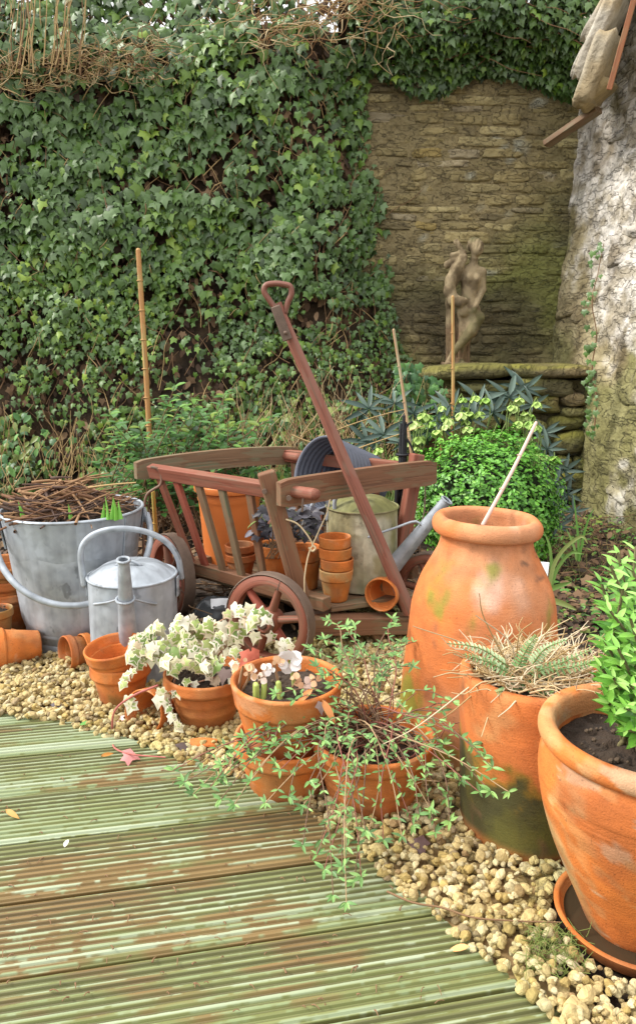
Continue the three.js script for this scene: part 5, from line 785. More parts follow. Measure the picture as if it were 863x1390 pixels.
{ // hellebores: palmate blue green leaves and nodding pale green flowers, each plant a thing
  const mB = [[0.035, 0.070, 0.055], [0.06, 0.105, 0.08], [0.026, 0.055, 0.038], [0.09, 0.14, 0.11]].map((c) => leafMat(c, 0.42)), mF = [[0.36, 0.52, 0.13], [0.50, 0.64, 0.22], [0.26, 0.44, 0.08]].map((c) => leafMat(c, 0.6, { }));
  const gFlower = (() => { const l = []; for (let k = 0; k < 5; k++) { const g = gOval.clone(); g.scale(1.7, 1, 1); g.rotateX(-0.75); g.rotateY(k * 1.2566); l.push(g); } return merge(l); })();
  const stemM = std({ color: lin([0.20, 0.28, 0.08]), roughness: 0.7 });
  const hellebore = (label, base, leaves, flowers) => {
    const t = thing('hellebore', label, 'hellebore', base);
    for (const [px, py, D, s] of leaves) {
      const c = at(px, py, D).sub(base), st = [V(rr(-0.04, 0.04), 0.02, rr(-0.04, 0.04)), c.clone().multiplyScalar(0.55).add(V(0, 0.06, 0)), c]; part(t, 'leaf_stalk', tube(st, 0.004, 0.003, 6, 10), stemM);
      const nL = 8, tilt = rr(-0.4, 0.4); for (let k = 0; k < nL; k++) { const a = mix(-2.3, 2.3, k / (nL - 1)) + rr(-0.15, 0.15) + tilt, d = V(Math.sin(a) * 0.9, Math.cos(a) + 0.05 + rr(-0.15, 0.15), 0.35 * Math.cos(a * 0.5) + 0.2); const m = part(t, 'leaflet', gLance, mB[Math.floor(R() * 4)]); m.applyMatrix4(leafMatrix(c, V(-d.x * 0.3 + rr(-0.2, 0.2), 0.35 + rr(-0.2, 0.3), 1), d, s * rr(0.5, 0.85) * (1 - 0.25 * Math.abs(a - tilt) / 2.1))); m.scale.x *= 0.62; }
    }
    for (const [px, py, D, n] of flowers) for (let k = 0; k < n; k++) { const c = at(px + rr(-20, 20), py + rr(-20, 22), D + rr(-0.05, 0.05)).sub(base); const m = part(t, 'flower', gFlower, mF[Math.floor(R() * 3)]); m.position.copy(c); m.scale.setScalar(rr(0.026, 0.040)); m.rotation.set(rr(-0.5, 0.3), rr(0, 6), rr(-0.5, 0.5)); const s = part(t, 'flower_stalk', tube([c.clone().add(V(0, -0.002, 0)), c.clone().add(V(0, 0.018, -0.005)), c.clone().add(V(rr(-0.03, 0.03), -0.05, -0.02)), V(c.x * 0.7 + rr(-0.02, 0.02), c.y * 0.5, c.z * 0.7)], 0.0022, 0.003, 5, 14), stemM); }
  };
  hellebore('hellebore with dark palmate leaves and pale green flowers left of the box bush', V(0.32, 0, -2.95), [[500, 555, 2.95, 0.17], [535, 548, 3.0, 0.15], [520, 590, 2.85, 0.16], [560, 562, 3.0, 0.15], [498, 600, 2.9, 0.15], [548, 600, 2.82, 0.13]], [[572, 578, 2.8, 9], [580, 600, 2.75, 3], [518, 622, 2.75, 6]]);
  hellebore('hellebore with spidery leaves below the statue ledge, between two canes', V(0.62, 0, -3.15), [[610, 556, 3.0, 0.17], [650, 545, 3.1, 0.18], [690, 540, 3.15, 0.18], [712, 528, 3.2, 0.16], [640, 570, 2.95, 0.16], [668, 560, 3.05, 0.16], [598, 575, 2.9, 0.14]], [[616, 562, 2.9, 8], [640, 556, 2.95, 6]]);
  hellebore('flowering hellebore at the top right of the box bush', V(0.86, 0, -3.1), [[722, 550, 3.1, 0.15], [738, 588, 3.05, 0.16], [745, 630, 3.0, 0.16], [752, 660, 2.95, 0.15], [742, 610, 2.95, 0.15], [765, 640, 3.05, 0.13]], [[712, 558, 2.85, 11], [706, 585, 2.8, 3], [732, 598, 2.8, 4]]);
  hellebore('low dark leaved hellebore at the foot of the ledge right of the box bush', V(0.95, 0, -3.0), [[752, 690, 2.9, 0.14], [770, 672, 2.95, 0.13], [740, 700, 2.8, 0.13], [778, 695, 2.9, 0.11], [756, 715, 2.75, 0.12]], []);
  // strap leaved bulbs, weeds and the white tag on the soil right of the jar
  const green = [[0.13, 0.30, 0.05], [0.20, 0.36, 0.08], [0.32, 0.40, 0.12]].map((c) => leafMat(c, 0.5));
  const strap = (pts, w) => { const c = new THREE.CatmullRomCurve3(pts), P = [], I = [], n = 14; for (let i = 0; i <= n; i++) { const p = c.getPoint(i / n), q = w * (1 - 0.85 * (i / n) ** 3), s = c.getTangent(i / n).cross(V(0.2, 0, 1)).normalize().multiplyScalar(q); P.push(...p.clone().sub(s).toArray(), p.x, p.y, p.z - w * 0.35, ...p.clone().add(s).toArray()); } for (let i = 0; i < n; i++) for (const k of [0, 1]) { const a = i * 3 + k; I.push(a, a + 1, a + 3, a + 1, a + 4, a + 3); } const g = new THREE.BufferGeometry(); g.setAttribute('position', new THREE.BufferAttribute(new Float32Array(P), 3)); g.setIndex(I); g.computeVertexNormals(); return mapUV(g, (x, y, z) => [x, y]); };
  const blades = (name, label, cat, list) => { const t = thing(name, label, cat); for (const [pts, D, w, m] of list) part(t, 'leaf', strap(pts.map(([x, y]) => at(x, y, D)), w), green[m]); return t; };
  blades('bulb_plant', 'arching strap leaves growing on the dark soil right of the forcing jar', 'bulb plant', [[[[744, 800], [752, 765], [768, 742], [790, 728], [797, 738]], 2.0, 0.0065, 2], [[[746, 800], [757, 770], [776, 750], [792, 752]], 2.02, 0.006, 1], [[[748, 805], [748, 770], [745, 740], [738, 722]], 2.05, 0.005, 1], [[[785, 762], [784, 730], [781, 700], [778, 672]], 2.2, 0.004, 0], [[[785, 762], [792, 725], [800, 700], [806, 690]], 2.2, 0.004, 0], [[[783, 760], [776, 735], [768, 718]], 2.2, 0.004, 1], [[[750, 815], [765, 820], [782, 828]], 1.9, 0.008, 2], [[[745, 800], [760, 795], [775, 790]], 1.95, 0.008, 1]]);
  const weed = thing('weeds', '', ''); weed.userData = { label: 'small green weeds and grass on the dark soil below the right wall', category: 'weeds', kind: 'stuff' }; const lv = new Leaves([gOval, gLance], [[0.08, 0.22, 0.04], [0.13, 0.30, 0.06], [0.20, 0.26, 0.05]], 0.5);
  for (let i = 0; i < 900; i++) { const p = i < 500 ? gp(rr(745, 870), rr(700, 760), 0.02 + 0.05 * R()) : gp(rr(740, 830), rr(770, 880), 0.02 + 0.02 * R()); if (fbm(p.x * 7, p.z * 7, 3, 3) > (i < 500 ? 0.6 : 0.5)) continue; lv.add(p, V(rr(-0.5, 0.5), 1, rr(0, 0.6)), V(rr(-1, 1), rr(-0.1, 0.8), rr(-0.7, 0.7)), rr(0.015, 0.035)); } lv.emit(weed, 0);
  const st = []; for (let i = 0; i < 150; i++) { const a = gp(rr(735, 860), rr(705, 800), 0.01); st.push(tube(wiggle(a, a.clone().add(V(rr(-0.06, 0.06), rr(0.03, 0.13), rr(-0.03, 0.05))), 3, 0.01), 0.0014, 0.0005, 4, 6)); } stuffIn(weed, 'grass_stems', st, leafMat([0.28, 0.26, 0.09], 0.8));
  const tag = new RoundedBoxGeometry(0.03, 0.075, 0.003, 2, 0.001); warp(tag, (x, y, z) => [x * (y < -0.01 ? 0.7 : 1), y, z + 4 * x * x]); const w = solo('plant_label', 'white plastic plant label stuck in the soil right of the forcing jar', 'plant label', mapUV(tag, (x, y) => [x, y]), std({ color: lin([0.72, 0.80, 0.78]), roughness: 0.4 }), at(736, 782, 1.9)); w.rotation.set(-0.3, -0.3, -0.1);
}
// ================================================================ PLANTS IN POTS
{ // dead twigs heaped in the bucket, with green bulb shoots
  const t = thing('dead_twigs', 'heap of cut brown twigs filling the top of the zinc bucket', 'twigs'), b = [[], [], []]; t.userData.kind = 'stuff';
  for (let i = 0; i < 190; i++) { const a = rr(0, 6.28), q = 0.15 * Math.sqrt(R()), h = 0.378 + 0.115 * (1 - q / 0.17) * Math.sqrt(R()), an = rr(-0.8, 0.7) + (R() < 0.4 ? rr(-1.5, 1.5) : 0), l = rr(0.05, 0.19), c = V(BUCKET.x + Math.cos(a) * q - 0.01, h, BUCKET.z + Math.sin(a) * q), d = V(Math.cos(an), rr(-0.45, 0.5), Math.sin(an)).multiplyScalar(l / 2); b[i % 3].push(tube(wiggle(c.clone().sub(d), c.clone().add(d), 3, 0.008), rr(0.0018, 0.0052), 0.0012, 6, 6)); }
  stuffIn(t, 'sticks', b[0], std({ color: lin([0.19, 0.095, 0.05]), roughness: 0.9 })); stuffIn(t, 'sticks', b[1], std({ color: lin([0.30, 0.17, 0.085]), roughness: 0.9 })); stuffIn(t, 'sticks', b[2], std({ color: lin([0.10, 0.06, 0.045]), roughness: 0.9 }));
  part(t, 'long_stick', tube([[120, 662], [150, 658], [185, 655]].map(([x, y]) => at(x, y, 1.95)), 0.003, 0.002, 6), mStraw); part(t, 'long_stick', tube([[85, 660], [110, 650], [128, 640]].map(([x, y]) => at(x, y, 1.98)), 0.004, 0.002, 6), mTwig);
  const g = new THREE.ConeGeometry(0.006, 0.05, 8, 4); g.translate(0, 0.02, 0); warp(g, (x, y, z) => [x * 1.3, y, z * 0.7 + y * y * 2]); mapUV(g, (x, y) => [x, y]); const mG = leafMat([0.16, 0.40, 0.05], 0.45);
  const sh = thing('bulb_shoots', 'bright green bulb shoots poking up through the twigs in the bucket', 'bulb shoots'); for (const [x, y, s] of [[30, 672, 1], [96, 694, 0.8], [140, 690, 0.9], [146, 688, 1.3], [152, 688, 1.1], [158, 688, 1.3], [163, 690, 1.0]]) { const m = part(sh, 'shoot', g, mG); m.position.copy(at(x, y, 1.87)); m.position.y = Math.min(m.position.y, 0.39); m.scale.set(s, s, s); m.rotation.set(rr(-0.2, 0.2), rr(0, 6), rr(-0.2, 0.2)); }
}
const onPot = (c, h) => V(c.x, h, c.z);
{ // cream variegated ivy: cream leaf, green heart
  const t = thing('variegated_ivy', 'cream and green variegated ivy spilling out of the terracotta pot below the cart wheel', 'ivy'), mC = [[0.62, 0.57, 0.38], [0.68, 0.64, 0.50], [0.55, 0.43, 0.29]].map((c) => leafMat(c, 0.5)), mG = [[0.24, 0.31, 0.07], [0.36, 0.42, 0.14], [0.15, 0.23, 0.05]].map((c) => leafMat(c, 0.5)), stemM = std({ color: lin([0.36, 0.20, 0.13]), roughness: 0.7 });
  const heart = gIvy.map((g) => { const h = g.clone(); warp(h, (x, y, z) => [x * 0.80 + 0.03, y * 0.80 + 0.02, z * 0.72 + 0.03]); return h; });
  const leaf = (p, n, tip, s) => { const k = Math.floor(R() * 3), m = part(t, 'leaf', gIvy[k], mC[pick([0.5, 0.35, 0.15])]); m.applyMatrix4(leafMatrix(p, n, tip, s)); if (R() < 0.92) { const h = part(m, 'green_centre', heart[k], mG[Math.floor(R() * 3)]); h.scale.setScalar(rr(0.7, 1.12)); } };
  // dome of leaves in front, arching stems to the right
  for (let i = 0; i < 190; i++) { const px = rr(176, 300), top = 835 + 0.0058 * (px - 258) ** 2, bot = px < 232 ? 904 - 0.25 * (232 - px) : 912 - 0.1 * (px - 232), py = mix(top, bot, Math.pow(R(), 0.9)), D = 1.49 - 0.08 * sm(850, 930, py) + 0.07 * R(); if (fbm(px * 0.04, py * 0.04, 4, 2) > 0.64) continue; leaf(at(px, py, D), V(rr(-0.9, 0.6), rr(-0.1, 1), 0.9), V(rr(-1.1, 1.1), -0.8, rr(0, 0.6)), rr(0.02, 0.040)); }
  const runs = [[[262, 900], [285, 855], [310, 838], [335, 838], [356, 845]], [[270, 900], [300, 870], [330, 850], [350, 828]], [[290, 895], [330, 860], [365, 865], [385, 880], [400, 885]], [[230, 900], [205, 890], [185, 895], [176, 912], [173, 925]], [[240, 915], [232, 945], [234, 965], [240, 985]], [[330, 912], [290, 920], [250, 932], [215, 945]], [[300, 905], [315, 880], [322, 905], [318, 925]]];
  for (const r of runs) { const pts = r.map(([x, y], i) => at(x, y, 1.50 - 0.02 * i)), c = new THREE.CatmullRomCurve3(pts); part(t, 'stem', tube(pts, 0.0022, 0.0012, 6, 24), stemM); for (let k = 0; k < 9; k++) { const p = c.getPoint(0.2 + 0.8 * k / 8).add(V(rr(-0.012, 0.012), rr(-0.012, 0.012), 0.006)); leaf(p, V(rr(-0.6, 0.6), rr(0, 1), 1), V(rr(-0.8, 0.8), -0.8, 0.4), rr(0.02, 0.036)); } }
  for (const [x, y] of [[339, 826], [356, 832], [362, 838], [345, 842], [320, 826], [333, 845], [325, 868], [318, 885], [175, 950], [178, 958]]) leaf(at(x, y, 1.46), V(rr(-0.4, 0.4), 0.4, 1), V(rr(-0.8, 0.8), -0.8, 0.3), rr(0.026, 0.04));
  part(t, 'pink_runner', tube([[215, 930], [180, 945], [156, 965], [153, 1000], [160, 1018], [180, 1024], [225, 1028]].map(([x, y], i) => i > 3 ? gp(x, y, 0.03) : at(x, y, 1.46)), 0.0026, 0.0014, 6, 40), std({ color: lin([0.42, 0.12, 0.10]), roughness: 0.6 }));
}
{ // cyclamen-white flower, shoots and bits in the bulb bowl
  const t = thing('white_hyacinth', 'ruffled white flower with pale buds rising from the bulb bowl', 'flower'), w = [leafMat([0.84, 0.80, 0.78], 0.6), leafMat([0.78, 0.62, 0.52], 0.6), leafMat([0.68, 0.42, 0.24], 0.7)], st = std({ color: lin([0.40, 0.46, 0.14]), roughness: 0.6 }), c = at(393, 897, 1.30), petals = gOval.clone().scale(2, 1, 1);
  for (let k = 0; k < 20; k++) { const d = V(rr(-1, 1), rr(-0.8, 1), rr(0, 1)).normalize(), m = part(t, 'petal', petals, w[pick([0.85, 0.15])]); m.applyMatrix4(leafMatrix(c.clone().addScaledVector(d, 0.004), V(-d.x * 0.4, rr(-0.4, 0.4), 1), d, rr(0.013, 0.024))); }
  part(t, 'flower_stem', tube([c, c.clone().add(V(0.006, -0.04, -0.01)), V(c.x + 0.008, 0.185, -1.31)], 0.003, 0.004, 7), st);
  for (const [x, y, n, col] of [[352, 918, 7, 0], [338, 912, 4, 2], [362, 905, 5, 1], [402, 926, 6, 2], [415, 930, 5, 1], [372, 900, 5, 2], [330, 905, 5, 2], [425, 922, 4, 2]]) { const q = at(x, y, 1.27); for (let k = 0; k < n; k++) { const m = part(t, 'bud', petals, w[col === 2 ? 2 : pick([0.5, 0.5])]); m.applyMatrix4(leafMatrix(q.clone().add(V(rr(-0.012, 0.012), rr(-0.008, 0.008), rr(-0.01, 0.01))), V(rr(-0.6, 0.6), 0.3, 1), V(rr(-1, 1), rr(-0.6, 1), 0.4), rr(0.008, 0.015))); } part(t, 'flower_stem', tube([q, q.clone().add(V(rr(-0.01, 0.01), -0.02, -0.015)), V(q.x + rr(-0.02, 0.02), 0.186, -1.30)], 0.002, 0.0028, 6), std({ color: lin([0.42, 0.26, 0.15]), roughness: 0.7 })); }
  const g = new THREE.CapsuleGeometry(0.0052, 0.034, 4, 10); g.translate(0, 0.017, 0); mapUV(g, (x, y) => [x, y]); for (const [x, y] of [[349, 938], [357, 938], [380, 930], [347, 930]]) { const m = part(t, 'shoot', g, leafMat([0.42, 0.52, 0.13], 0.5)); m.position.copy(at(x, y, 1.265)); m.position.y = 0.185; m.rotation.set(rr(-0.15, 0.15), 0, rr(-0.2, 0.2)); }
  const r = thing('dead_leaves', 'curled red brown and orange dead leaves lying across the rims of the ivy and bulb pots', 'dead leaves'), dm = [[0.40, 0.09, 0.05], [0.50, 0.20, 0.06], [0.10, 0.06, 0.05], [0.62, 0.36, 0.16]].map((q) => leafMat(q, 0.7));
  for (const [x, y, D, s, k] of [[336, 892, 1.42, 0.05, 0], [345, 888, 1.42, 0.04, 0], [322, 912, 1.42, 0.035, 3], [305, 915, 1.43, 0.045, 2], [425, 935, 1.22, 0.05, 1], [437, 950, 1.20, 0.055, 1], [436, 958, 1.2, 0.03, 2]]) { const m = part(r, 'leaf', k === 1 ? gLance : gIvy[0], dm[k]); m.applyMatrix4(leafMatrix(at(x, y, D), V(rr(-0.5, 0.5), 0.8, 0.8), V(rr(-1, 1), -0.3, 0.5), s * (k === 1 ? 0.8 : 0.85))); }
}
{ // dark leaved plant in the cart
  const t = thing('dark_leaved_plant', 'small purple black leaved plant in the cart beside the corner stake', 'plant'), c = at(376, 795, 1.99), lv = new Leaves([gIvy[1], gOval], [[0.035, 0.032, 0.04], [0.055, 0.05, 0.065], [0.09, 0.085, 0.11], [0.16, 0.22, 0.06]], 0.5);
  for (let i = 0; i < 120; i++) { const p = at(rr(345, 436), 712 + rr(-22, 16), 1.99 + rr(-0.05, 0.05)); lv.add(p, V(rr(-0.6, 0.6), 0.8, rr(0, 0.9)), V(rr(-1, 1), -0.3, rr(-0.4, 0.8)), rr(0.022, 0.04), pick([0.4, 0.35, 0.2, 0.05])); } const st = []; for (let i = 0; i < 16; i++) st.push(tube([V(c.x + rr(-0.03, 0.03), 0.245, c.z), at(rr(350, 430), 708, 1.99)], 0.002, 0.0012, 5)); stuffIn(t, 'stems', st, mTwig); lv.emit(t, 120);
}
{ // trailing plant
  const t = thing('trailing_plant', 'straggling plant with reddish stems and narrow green leaves spilling from the front pot', 'trailing plant'), pal = [[0.10, 0.22, 0.055], [0.15, 0.30, 0.075], [0.23, 0.40, 0.11], [0.075, 0.16, 0.04]], lv = new Leaves([gLance], pal, 0.45), st = [[], [], []];
  const ends = [[236, 1045, 1.20], [250, 1062, 1.17], [262, 1078, 1.16], [286, 1068, 1.15], [300, 1085, 1.13], [318, 1092, 1.13], [300, 1040, 1.17], [318, 1018, 1.2], [340, 1060, 1.14], [345, 1030, 1.17], [330, 1000, 1.2], [360, 1090, 1.12], [380, 1045, 1.15], [392, 1082, 1.11], [410, 1095, 1.1], [372, 1010, 1.18], [400, 1020, 1.14],
    [445, 842, 1.36], [470, 850, 1.40], [440, 868, 1.34], [462, 888, 1.36], [490, 880, 1.42], [505, 895, 1.38], [520, 876, 1.45], [545, 872, 1.42], [540, 890, 1.36], [480, 915, 1.3], [430, 905, 1.25], [450, 930, 1.22], [515, 925, 1.32], [532, 840, 1.46], [560, 905, 1.36], [420, 880, 1.3], [400, 950, 1.2],
    [600, 1010, 1.14], [625, 1060, 1.10], [640, 1010, 1.10], [668, 1042, 1.04], [690, 1075, 1.01], [650, 1075, 1.04], [605, 1085, 1.1], [585, 1100, 1.08], [560, 1120, 1.08], [610, 1115, 1.06], [545, 1135, 1.05], [520, 1140, 1.05], [575, 1040, 1.12], [560, 1060, 1.12], [600, 965, 1.25], [590, 1130, 1.05],
    [470, 1150, 1.02], [440, 1180, 0.99], [452, 1215, 0.96], [470, 1225, 0.95], [490, 1190, 0.99], [435, 1140, 1.05], [500, 1130, 1.06], [430, 1160, 1.02], [478, 1110, 1.08], [440, 1005, 1.14], [470, 1000, 1.16], [450, 965, 1.2], [560, 975, 1.22], [480, 1040, 1.12], [420, 1060, 1.1]];
  const mats = [std({ color: lin([0.24, 0.085, 0.06]), roughness: 0.7 }), std({ color: lin([0.17, 0.10, 0.06]), roughness: 0.8 }), std({ color: lin([0.36, 0.24, 0.13]), roughness: 0.8 })];
  ends.forEach(([x, y, D], i) => { for (let v = 0; v < (i % 3 ? 1 : 2); v++) {
    let e = at(x + (v ? rr(-26, 26) : 0), y + (v ? rr(-18, 18) : 0), D + (v ? rr(-0.04, 0.04) : 0)); if (e.y < 0.02) e = gp(x + (v ? rr(-26, 26) : 0), y + (v ? rr(-18, 18) : 0), 0.024); const b = V(TRAIL.x + rr(-0.075, 0.04), 0.108, TRAIL.z + rr(-0.07, 0.03)), m = b.clone().lerp(e, 0.5); m.y = Math.max(m.y, 0.11) + 0.03 + 0.16 * b.distanceTo(e) * R(); m.x += rr(-0.025, 0.025);
    const p = [b, b.clone().lerp(m, 0.5).add(V(rr(-0.015, 0.015), 0.02, rr(-0.01, 0.01))), m, m.clone().lerp(e, 0.55).add(V(rr(-0.012, 0.012), 0.012, 0)), e], c = new THREE.CatmullRomCurve3(p, false, 'centripetal'); st[(i + v) % 3].push(tube(p, rr(0.0013, 0.002), 0.0008, 5, 20));
    const n = 5 + Math.floor(R() * 4); for (let k = 0; k < n; k++) { const u = 1 - Math.pow(k / n, 1.1) * 0.62, q = c.getPoint(u), dir = c.getTangent(u); for (let w = 0; w < (k ? 2 : 6); w++) { const a = rr(0, 6.28), o = V(Math.cos(a), rr(-0.2, 0.8), Math.sin(a)).addScaledVector(dir, 0.5); lv.add(q, V(-o.x * 0.4, 0.8, 0.5 - o.z * 0.4), o, rr(0.011, 0.020) * (k ? 0.8 : 1)); } }
  } });
  for (let i = 0; i < 45; i++) { const a = rr(0, 6.28), q = 0.085 * Math.sqrt(R()), b = V(TRAIL.x + Math.cos(a) * q, 0.108, TRAIL.z + Math.sin(a) * q), e = b.clone().add(V(rr(-0.12, 0.12), rr(0.0, 0.09), rr(-0.08, 0.1))); st[i % 3].push(tube(wiggle(b, e, 4, 0.02), 0.0015, 0.0008, 5, 10)); }
  st.forEach((s, i) => stuffIn(t, 'stems', s, mats[i])); lv.emit(t, 300);
}
{ // dead grass and ferns in the straight planter
  const t = thing('dry_grass_tuft', 'dead straw coloured grass heaped in the mossy straight planter', 'dry grass'), b = [[], [], []]; t.userData.kind = 'stuff';
  const top = V(STUMP.x, 0.287, STUMP.z);
  for (let i = 0; i < 520; i++) { const a = rr(0, 6.28), q = 0.1 * Math.sqrt(R()), s = top.clone().add(V(Math.cos(a) * q, 0.012 * R(), Math.sin(a) * q)), an = rr(0, 6.28), l = rr(0.025, 0.10), e = s.clone().add(V(Math.cos(an) * l + 0.01, rr(-0.02, 0.05), Math.sin(an) * l * 0.7)); b[i % 3].push(tube(wiggle(s, e, 3, 0.009), rr(0.0009, 0.0021), 0.0006, 5, 8)); }
  const long = [[[700, 915], [640, 878], [560, 850]], [[690, 905], [655, 835], [650, 806]], [[700, 905], [690, 870], [645, 835]], [[715, 900], [740, 860], [776, 838]], [[735, 905], [775, 880], [812, 862]], [[640, 930], [560, 990], [520, 1010]], [[690, 938], [668, 960], [653, 1000]], [[650, 935], [615, 965], [600, 975]], [[750, 930], [790, 935], [806, 950]], [[690, 900], [655, 900], [615, 888]], [[700, 900], [705, 860], [722, 845]], [[740, 900], [775, 862], [800, 850]], [[730, 910], [790, 900], [815, 880]]]; long.forEach((p, i) => b[i % 3].push(tube(p.map(([x, y], k) => at(x, y, 1.13 - 0.03 * k)), 0.0015, 0.0007, 5, 16)));
  stuffIn(t, 'grass_stems', b[0], mPale); stuffIn(t, 'grass_stems', b[1], mStraw); stuffIn(t, 'grass_stems', b[2], std({ color: lin([0.62, 0.52, 0.36]), roughness: 0.9 }));
  const f = thing('fern', 'pale green fern fronds lying over the dry grass in the straight planter', 'fern'), fm = [[0.27, 0.42, 0.18], [0.17, 0.30, 0.10], [0.40, 0.52, 0.28]].map((c) => leafMat(c, 0.6));
  for (const [p, k] of [[[[690, 905], [650, 880], [606, 873]], 2], [[[700, 920], [665, 900], [628, 888]], 1], [[[700, 925], [690, 935], [672, 940]], 0], [[[715, 915], [760, 900], [806, 880]], 0], [[[720, 905], [740, 880], [770, 868]], 2], [[[720, 915], [780, 905], [812, 895]], 0], [[[700, 910], [715, 880], [728, 862]], 1], [[[700, 925], [730, 935], [750, 940]], 1]]) {
    const pts = p.map(([x, y], i) => at(x, y, 1.12 - 0.025 * i)), c = new THREE.CatmullRomCurve3(pts), fr = new THREE.Group(); fr.name = 'frond'; f.add(fr); part(fr, 'midrib', tube(pts, 0.0013, 0.0006, 5, 14), fm[1]);
    for (let i = 1; i < 15; i++) for (const s of [-1, 1]) { const u = i / 15, q = c.getPoint(u), d = c.getTangent(u), o = d.clone().cross(V(0, 0.7, 0.7)).multiplyScalar(s).addScaledVector(d, 0.45); const m = part(fr, 'leaflet', gOval, fm[(k + (i % 5 ? 0 : 1)) % 3]); m.applyMatrix4(leafMatrix(q, V(0, 0.8, 0.7), o, 0.009 * (1.1 - u) + 0.004)); m.scale.x *= 0.7; }
  }
}
{ // leafy shrub in the big pot
  const t = thing('potted_shrub', 'glossy bright green shrub growing in the large rounded pot at the right edge', 'shrub'), lv = new Leaves([gLance], [[0.13, 0.33, 0.04], [0.19, 0.42, 0.06], [0.08, 0.23, 0.03], [0.30, 0.52, 0.12]], 0.33), st = [];
  const tips = [[838, 750, 0.93], [828, 768, 0.9], [862, 742, 0.98], [880, 765, 0.95], [815, 790, 0.95], [845, 800, 0.88], [870, 810, 0.88], [828, 830, 0.86], [855, 840, 0.84], [880, 850, 0.85], [820, 870, 0.86], [838, 880, 0.82], [862, 885, 0.81], [815, 905, 0.86], [832, 920, 0.81], [855, 930, 0.79], [878, 920, 0.8], [826, 955, 0.82], [848, 962, 0.79], [868, 965, 0.78], [900, 800, 0.95], [910, 860, 0.9], [905, 920, 0.86], [895, 740, 1.0], [858, 775, 0.92], [842, 855, 0.9], [862, 905, 0.84], [850, 990, 0.8]];
  for (const [x, y, D] of tips) { const e = at(x, y, D), b = V(BIG.x + rr(-0.03, 0.06), 0.265, BIG.z + rr(-0.04, 0.04)), m = b.clone().lerp(e, 0.5).add(V(rr(-0.02, 0.02), 0.01, 0)), c = new THREE.CatmullRomCurve3([b, m, e]); st.push(tube([b, m, e], 0.004, 0.0018, 6, 10)); const d = c.getTangent(1);
    for (let k = 0; k < 34; k++) { const u = 1 - 0.62 * (k / 34), q = c.getPoint(u), a = k * 2.4 + x, o = V(Math.cos(a), 0.35 + 0.5 * (1 - k / 34), Math.sin(a)).addScaledVector(d, 0.35); lv.add(q, V(-o.x * 0.5, 0.8, 0.5 - o.z * 0.4), o, rr(0.022, 0.036) * (k < 6 ? 0.7 : 1), k < 6 ? 1 + 2 * Math.floor(R() * 2) : pick([0.45, 0.25, 0.3])); } }
  stuffIn(t, 'stems', st, std({ color: lin([0.16, 0.14, 0.06]), roughness: 0.8 })); lv.emit(t, 300);
}
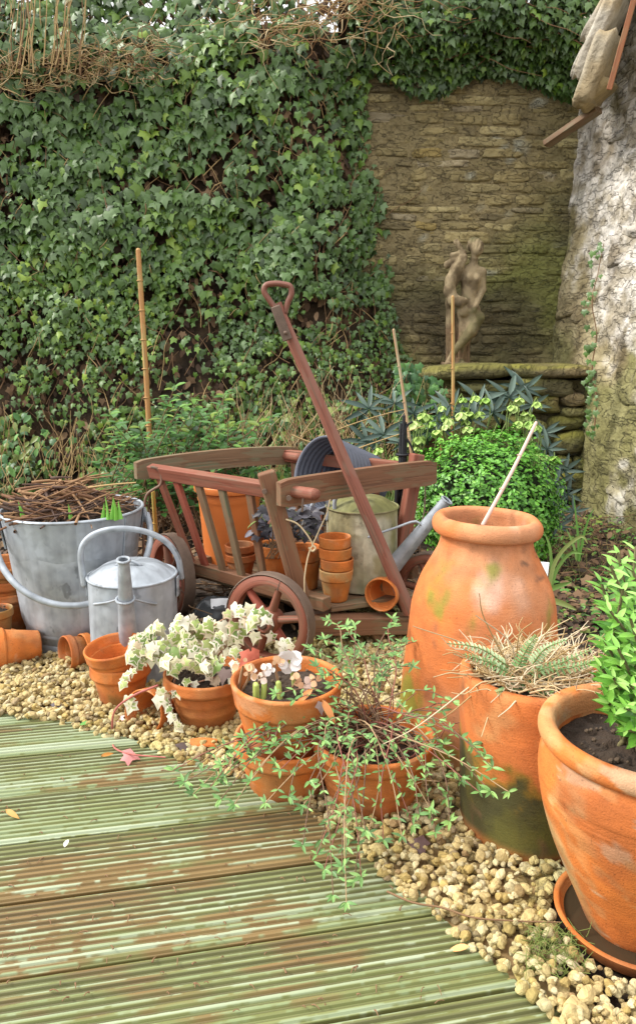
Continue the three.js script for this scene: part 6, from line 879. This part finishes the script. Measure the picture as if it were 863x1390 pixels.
{ // fallen leaves and twigs on the deck and gravel
  const list = [['curled orange dead leaf on the far boards of the decking', 137, 1027, 0.030, [0.55, 0.24, 0.05], 1], ['tan dead leaf near the left edge of the decking', 8, 1099, 0.032, [0.50, 0.27, 0.07], 1], ['pale fallen petal on the middle of the decking', 88, 1150, 0.016, [0.66, 0.68, 0.55], 2], ['pinkish fallen leaf at the edge of the decking below the ivy pot', 175, 1026, 0.04, [0.62, 0.25, 0.24], 0], ['dark curled dead leaf on the gravel in front of the ivy pot', 250, 1013, 0.04, [0.09, 0.065, 0.06], 0], ['dark curled dead leaf on the gravel before the mossy planter', 569, 1147, 0.04, [0.09, 0.045, 0.04], 0], ['orange fallen leaf where the gravel meets the decking', 637, 1285, 0.032, [0.62, 0.33, 0.12], 1], ['dark leaf on the gravel below the fallen pots', 77, 958, 0.028, [0.10, 0.08, 0.09], 0], ['green leaf fallen on the gravel at the deck edge', 108, 984, 0.028, [0.10, 0.28, 0.05], 2], ['pink white ivy leaf fallen on the gravel by the deck edge', 163, 976, 0.03, [0.78, 0.55, 0.52], 0]];
  for (const [label, x, y, s, c, k] of list) { const m = solo('fallen_leaf', label, 'leaf', [gIvy[0], gLance, gOval][k], leafMat(c, 0.6)); m.applyMatrix4(leafMatrix(gp(x, y, 0.026), V(rr(-0.4, 0.4), 1, rr(0, 0.8)), V(rr(-1, 1), 0.15, rr(-0.5, 0.5)), s)); }
  const tw = solo('twig', 'long thin dark twig lying across the deck edge and the gravel', 'twig', tube([[525, 1210], [560, 1225], [600, 1232], [640, 1245], [700, 1250], [760, 1252]].map(([x, y]) => gp(x, y, 0.028)), 0.0018, 0.001, 5, 24), mTwig);
  const t = thing('debris', '', ''); t.userData = { label: 'scattered tiny twigs and leaf bits on the decking', category: 'debris', kind: 'stuff' }; const b = []; for (let i = 0; i < 150; i++) { const p = gp(rr(0, 600), rr(990, 1380), 0.017); if (!onDeck(p.x + 0.02, p.z)) continue; const a = rr(0, 6.28), l = rr(0.003, 0.014); b.push(tube([p, p.clone().add(V(Math.cos(a) * l * 0.5, 0.002, Math.sin(a) * l * 0.5)), p.clone().add(V(Math.cos(a) * l, 0, Math.sin(a) * l + 0.002))], rr(0.0006, 0.0016), 0.0005, 5, 3)); } stuffIn(t, 'bits', b, mTwig);
  const gs = thing('grass_tuft', 'little tuft of moss and fine grass on the gravel before the big saucer', 'grass'), q = []; gs.userData.kind = 'stuff'; for (let i = 0; i < 170; i++) { const p = gp(rr(715, 790) , rr(1270, 1330), 0.012); q.push(tube([p, p.clone().add(V(rr(-0.01, 0.01), rr(0.008, 0.018), rr(-0.01, 0.01))), p.clone().add(V(rr(-0.022, 0.022), rr(0.008, 0.03), rr(-0.02, 0.02)))], 0.0007, 0.0004, 4, 4)); } stuffIn(gs, 'blades', q, leafMat([0.17, 0.22, 0.05], 0.8));
}

// things one could count share a group
const GROUPS = { 'plant pot': 'terracotta pots around the hand cart', 'garden cane': 'canes and stakes standing among the plants', hellebore: 'hellebores below the stone ledge', leaf: 'fallen leaves on the decking and gravel', 'watering can': 'zinc watering cans', 'dry stems': 'dry stems over the ivy bank' };
for (const o of scene.children) if (GROUPS[o.userData.category] && o.userData.kind !== 'stuff') o.userData.group = GROUPS[o.userData.category];
renderer.render(scene, camera);
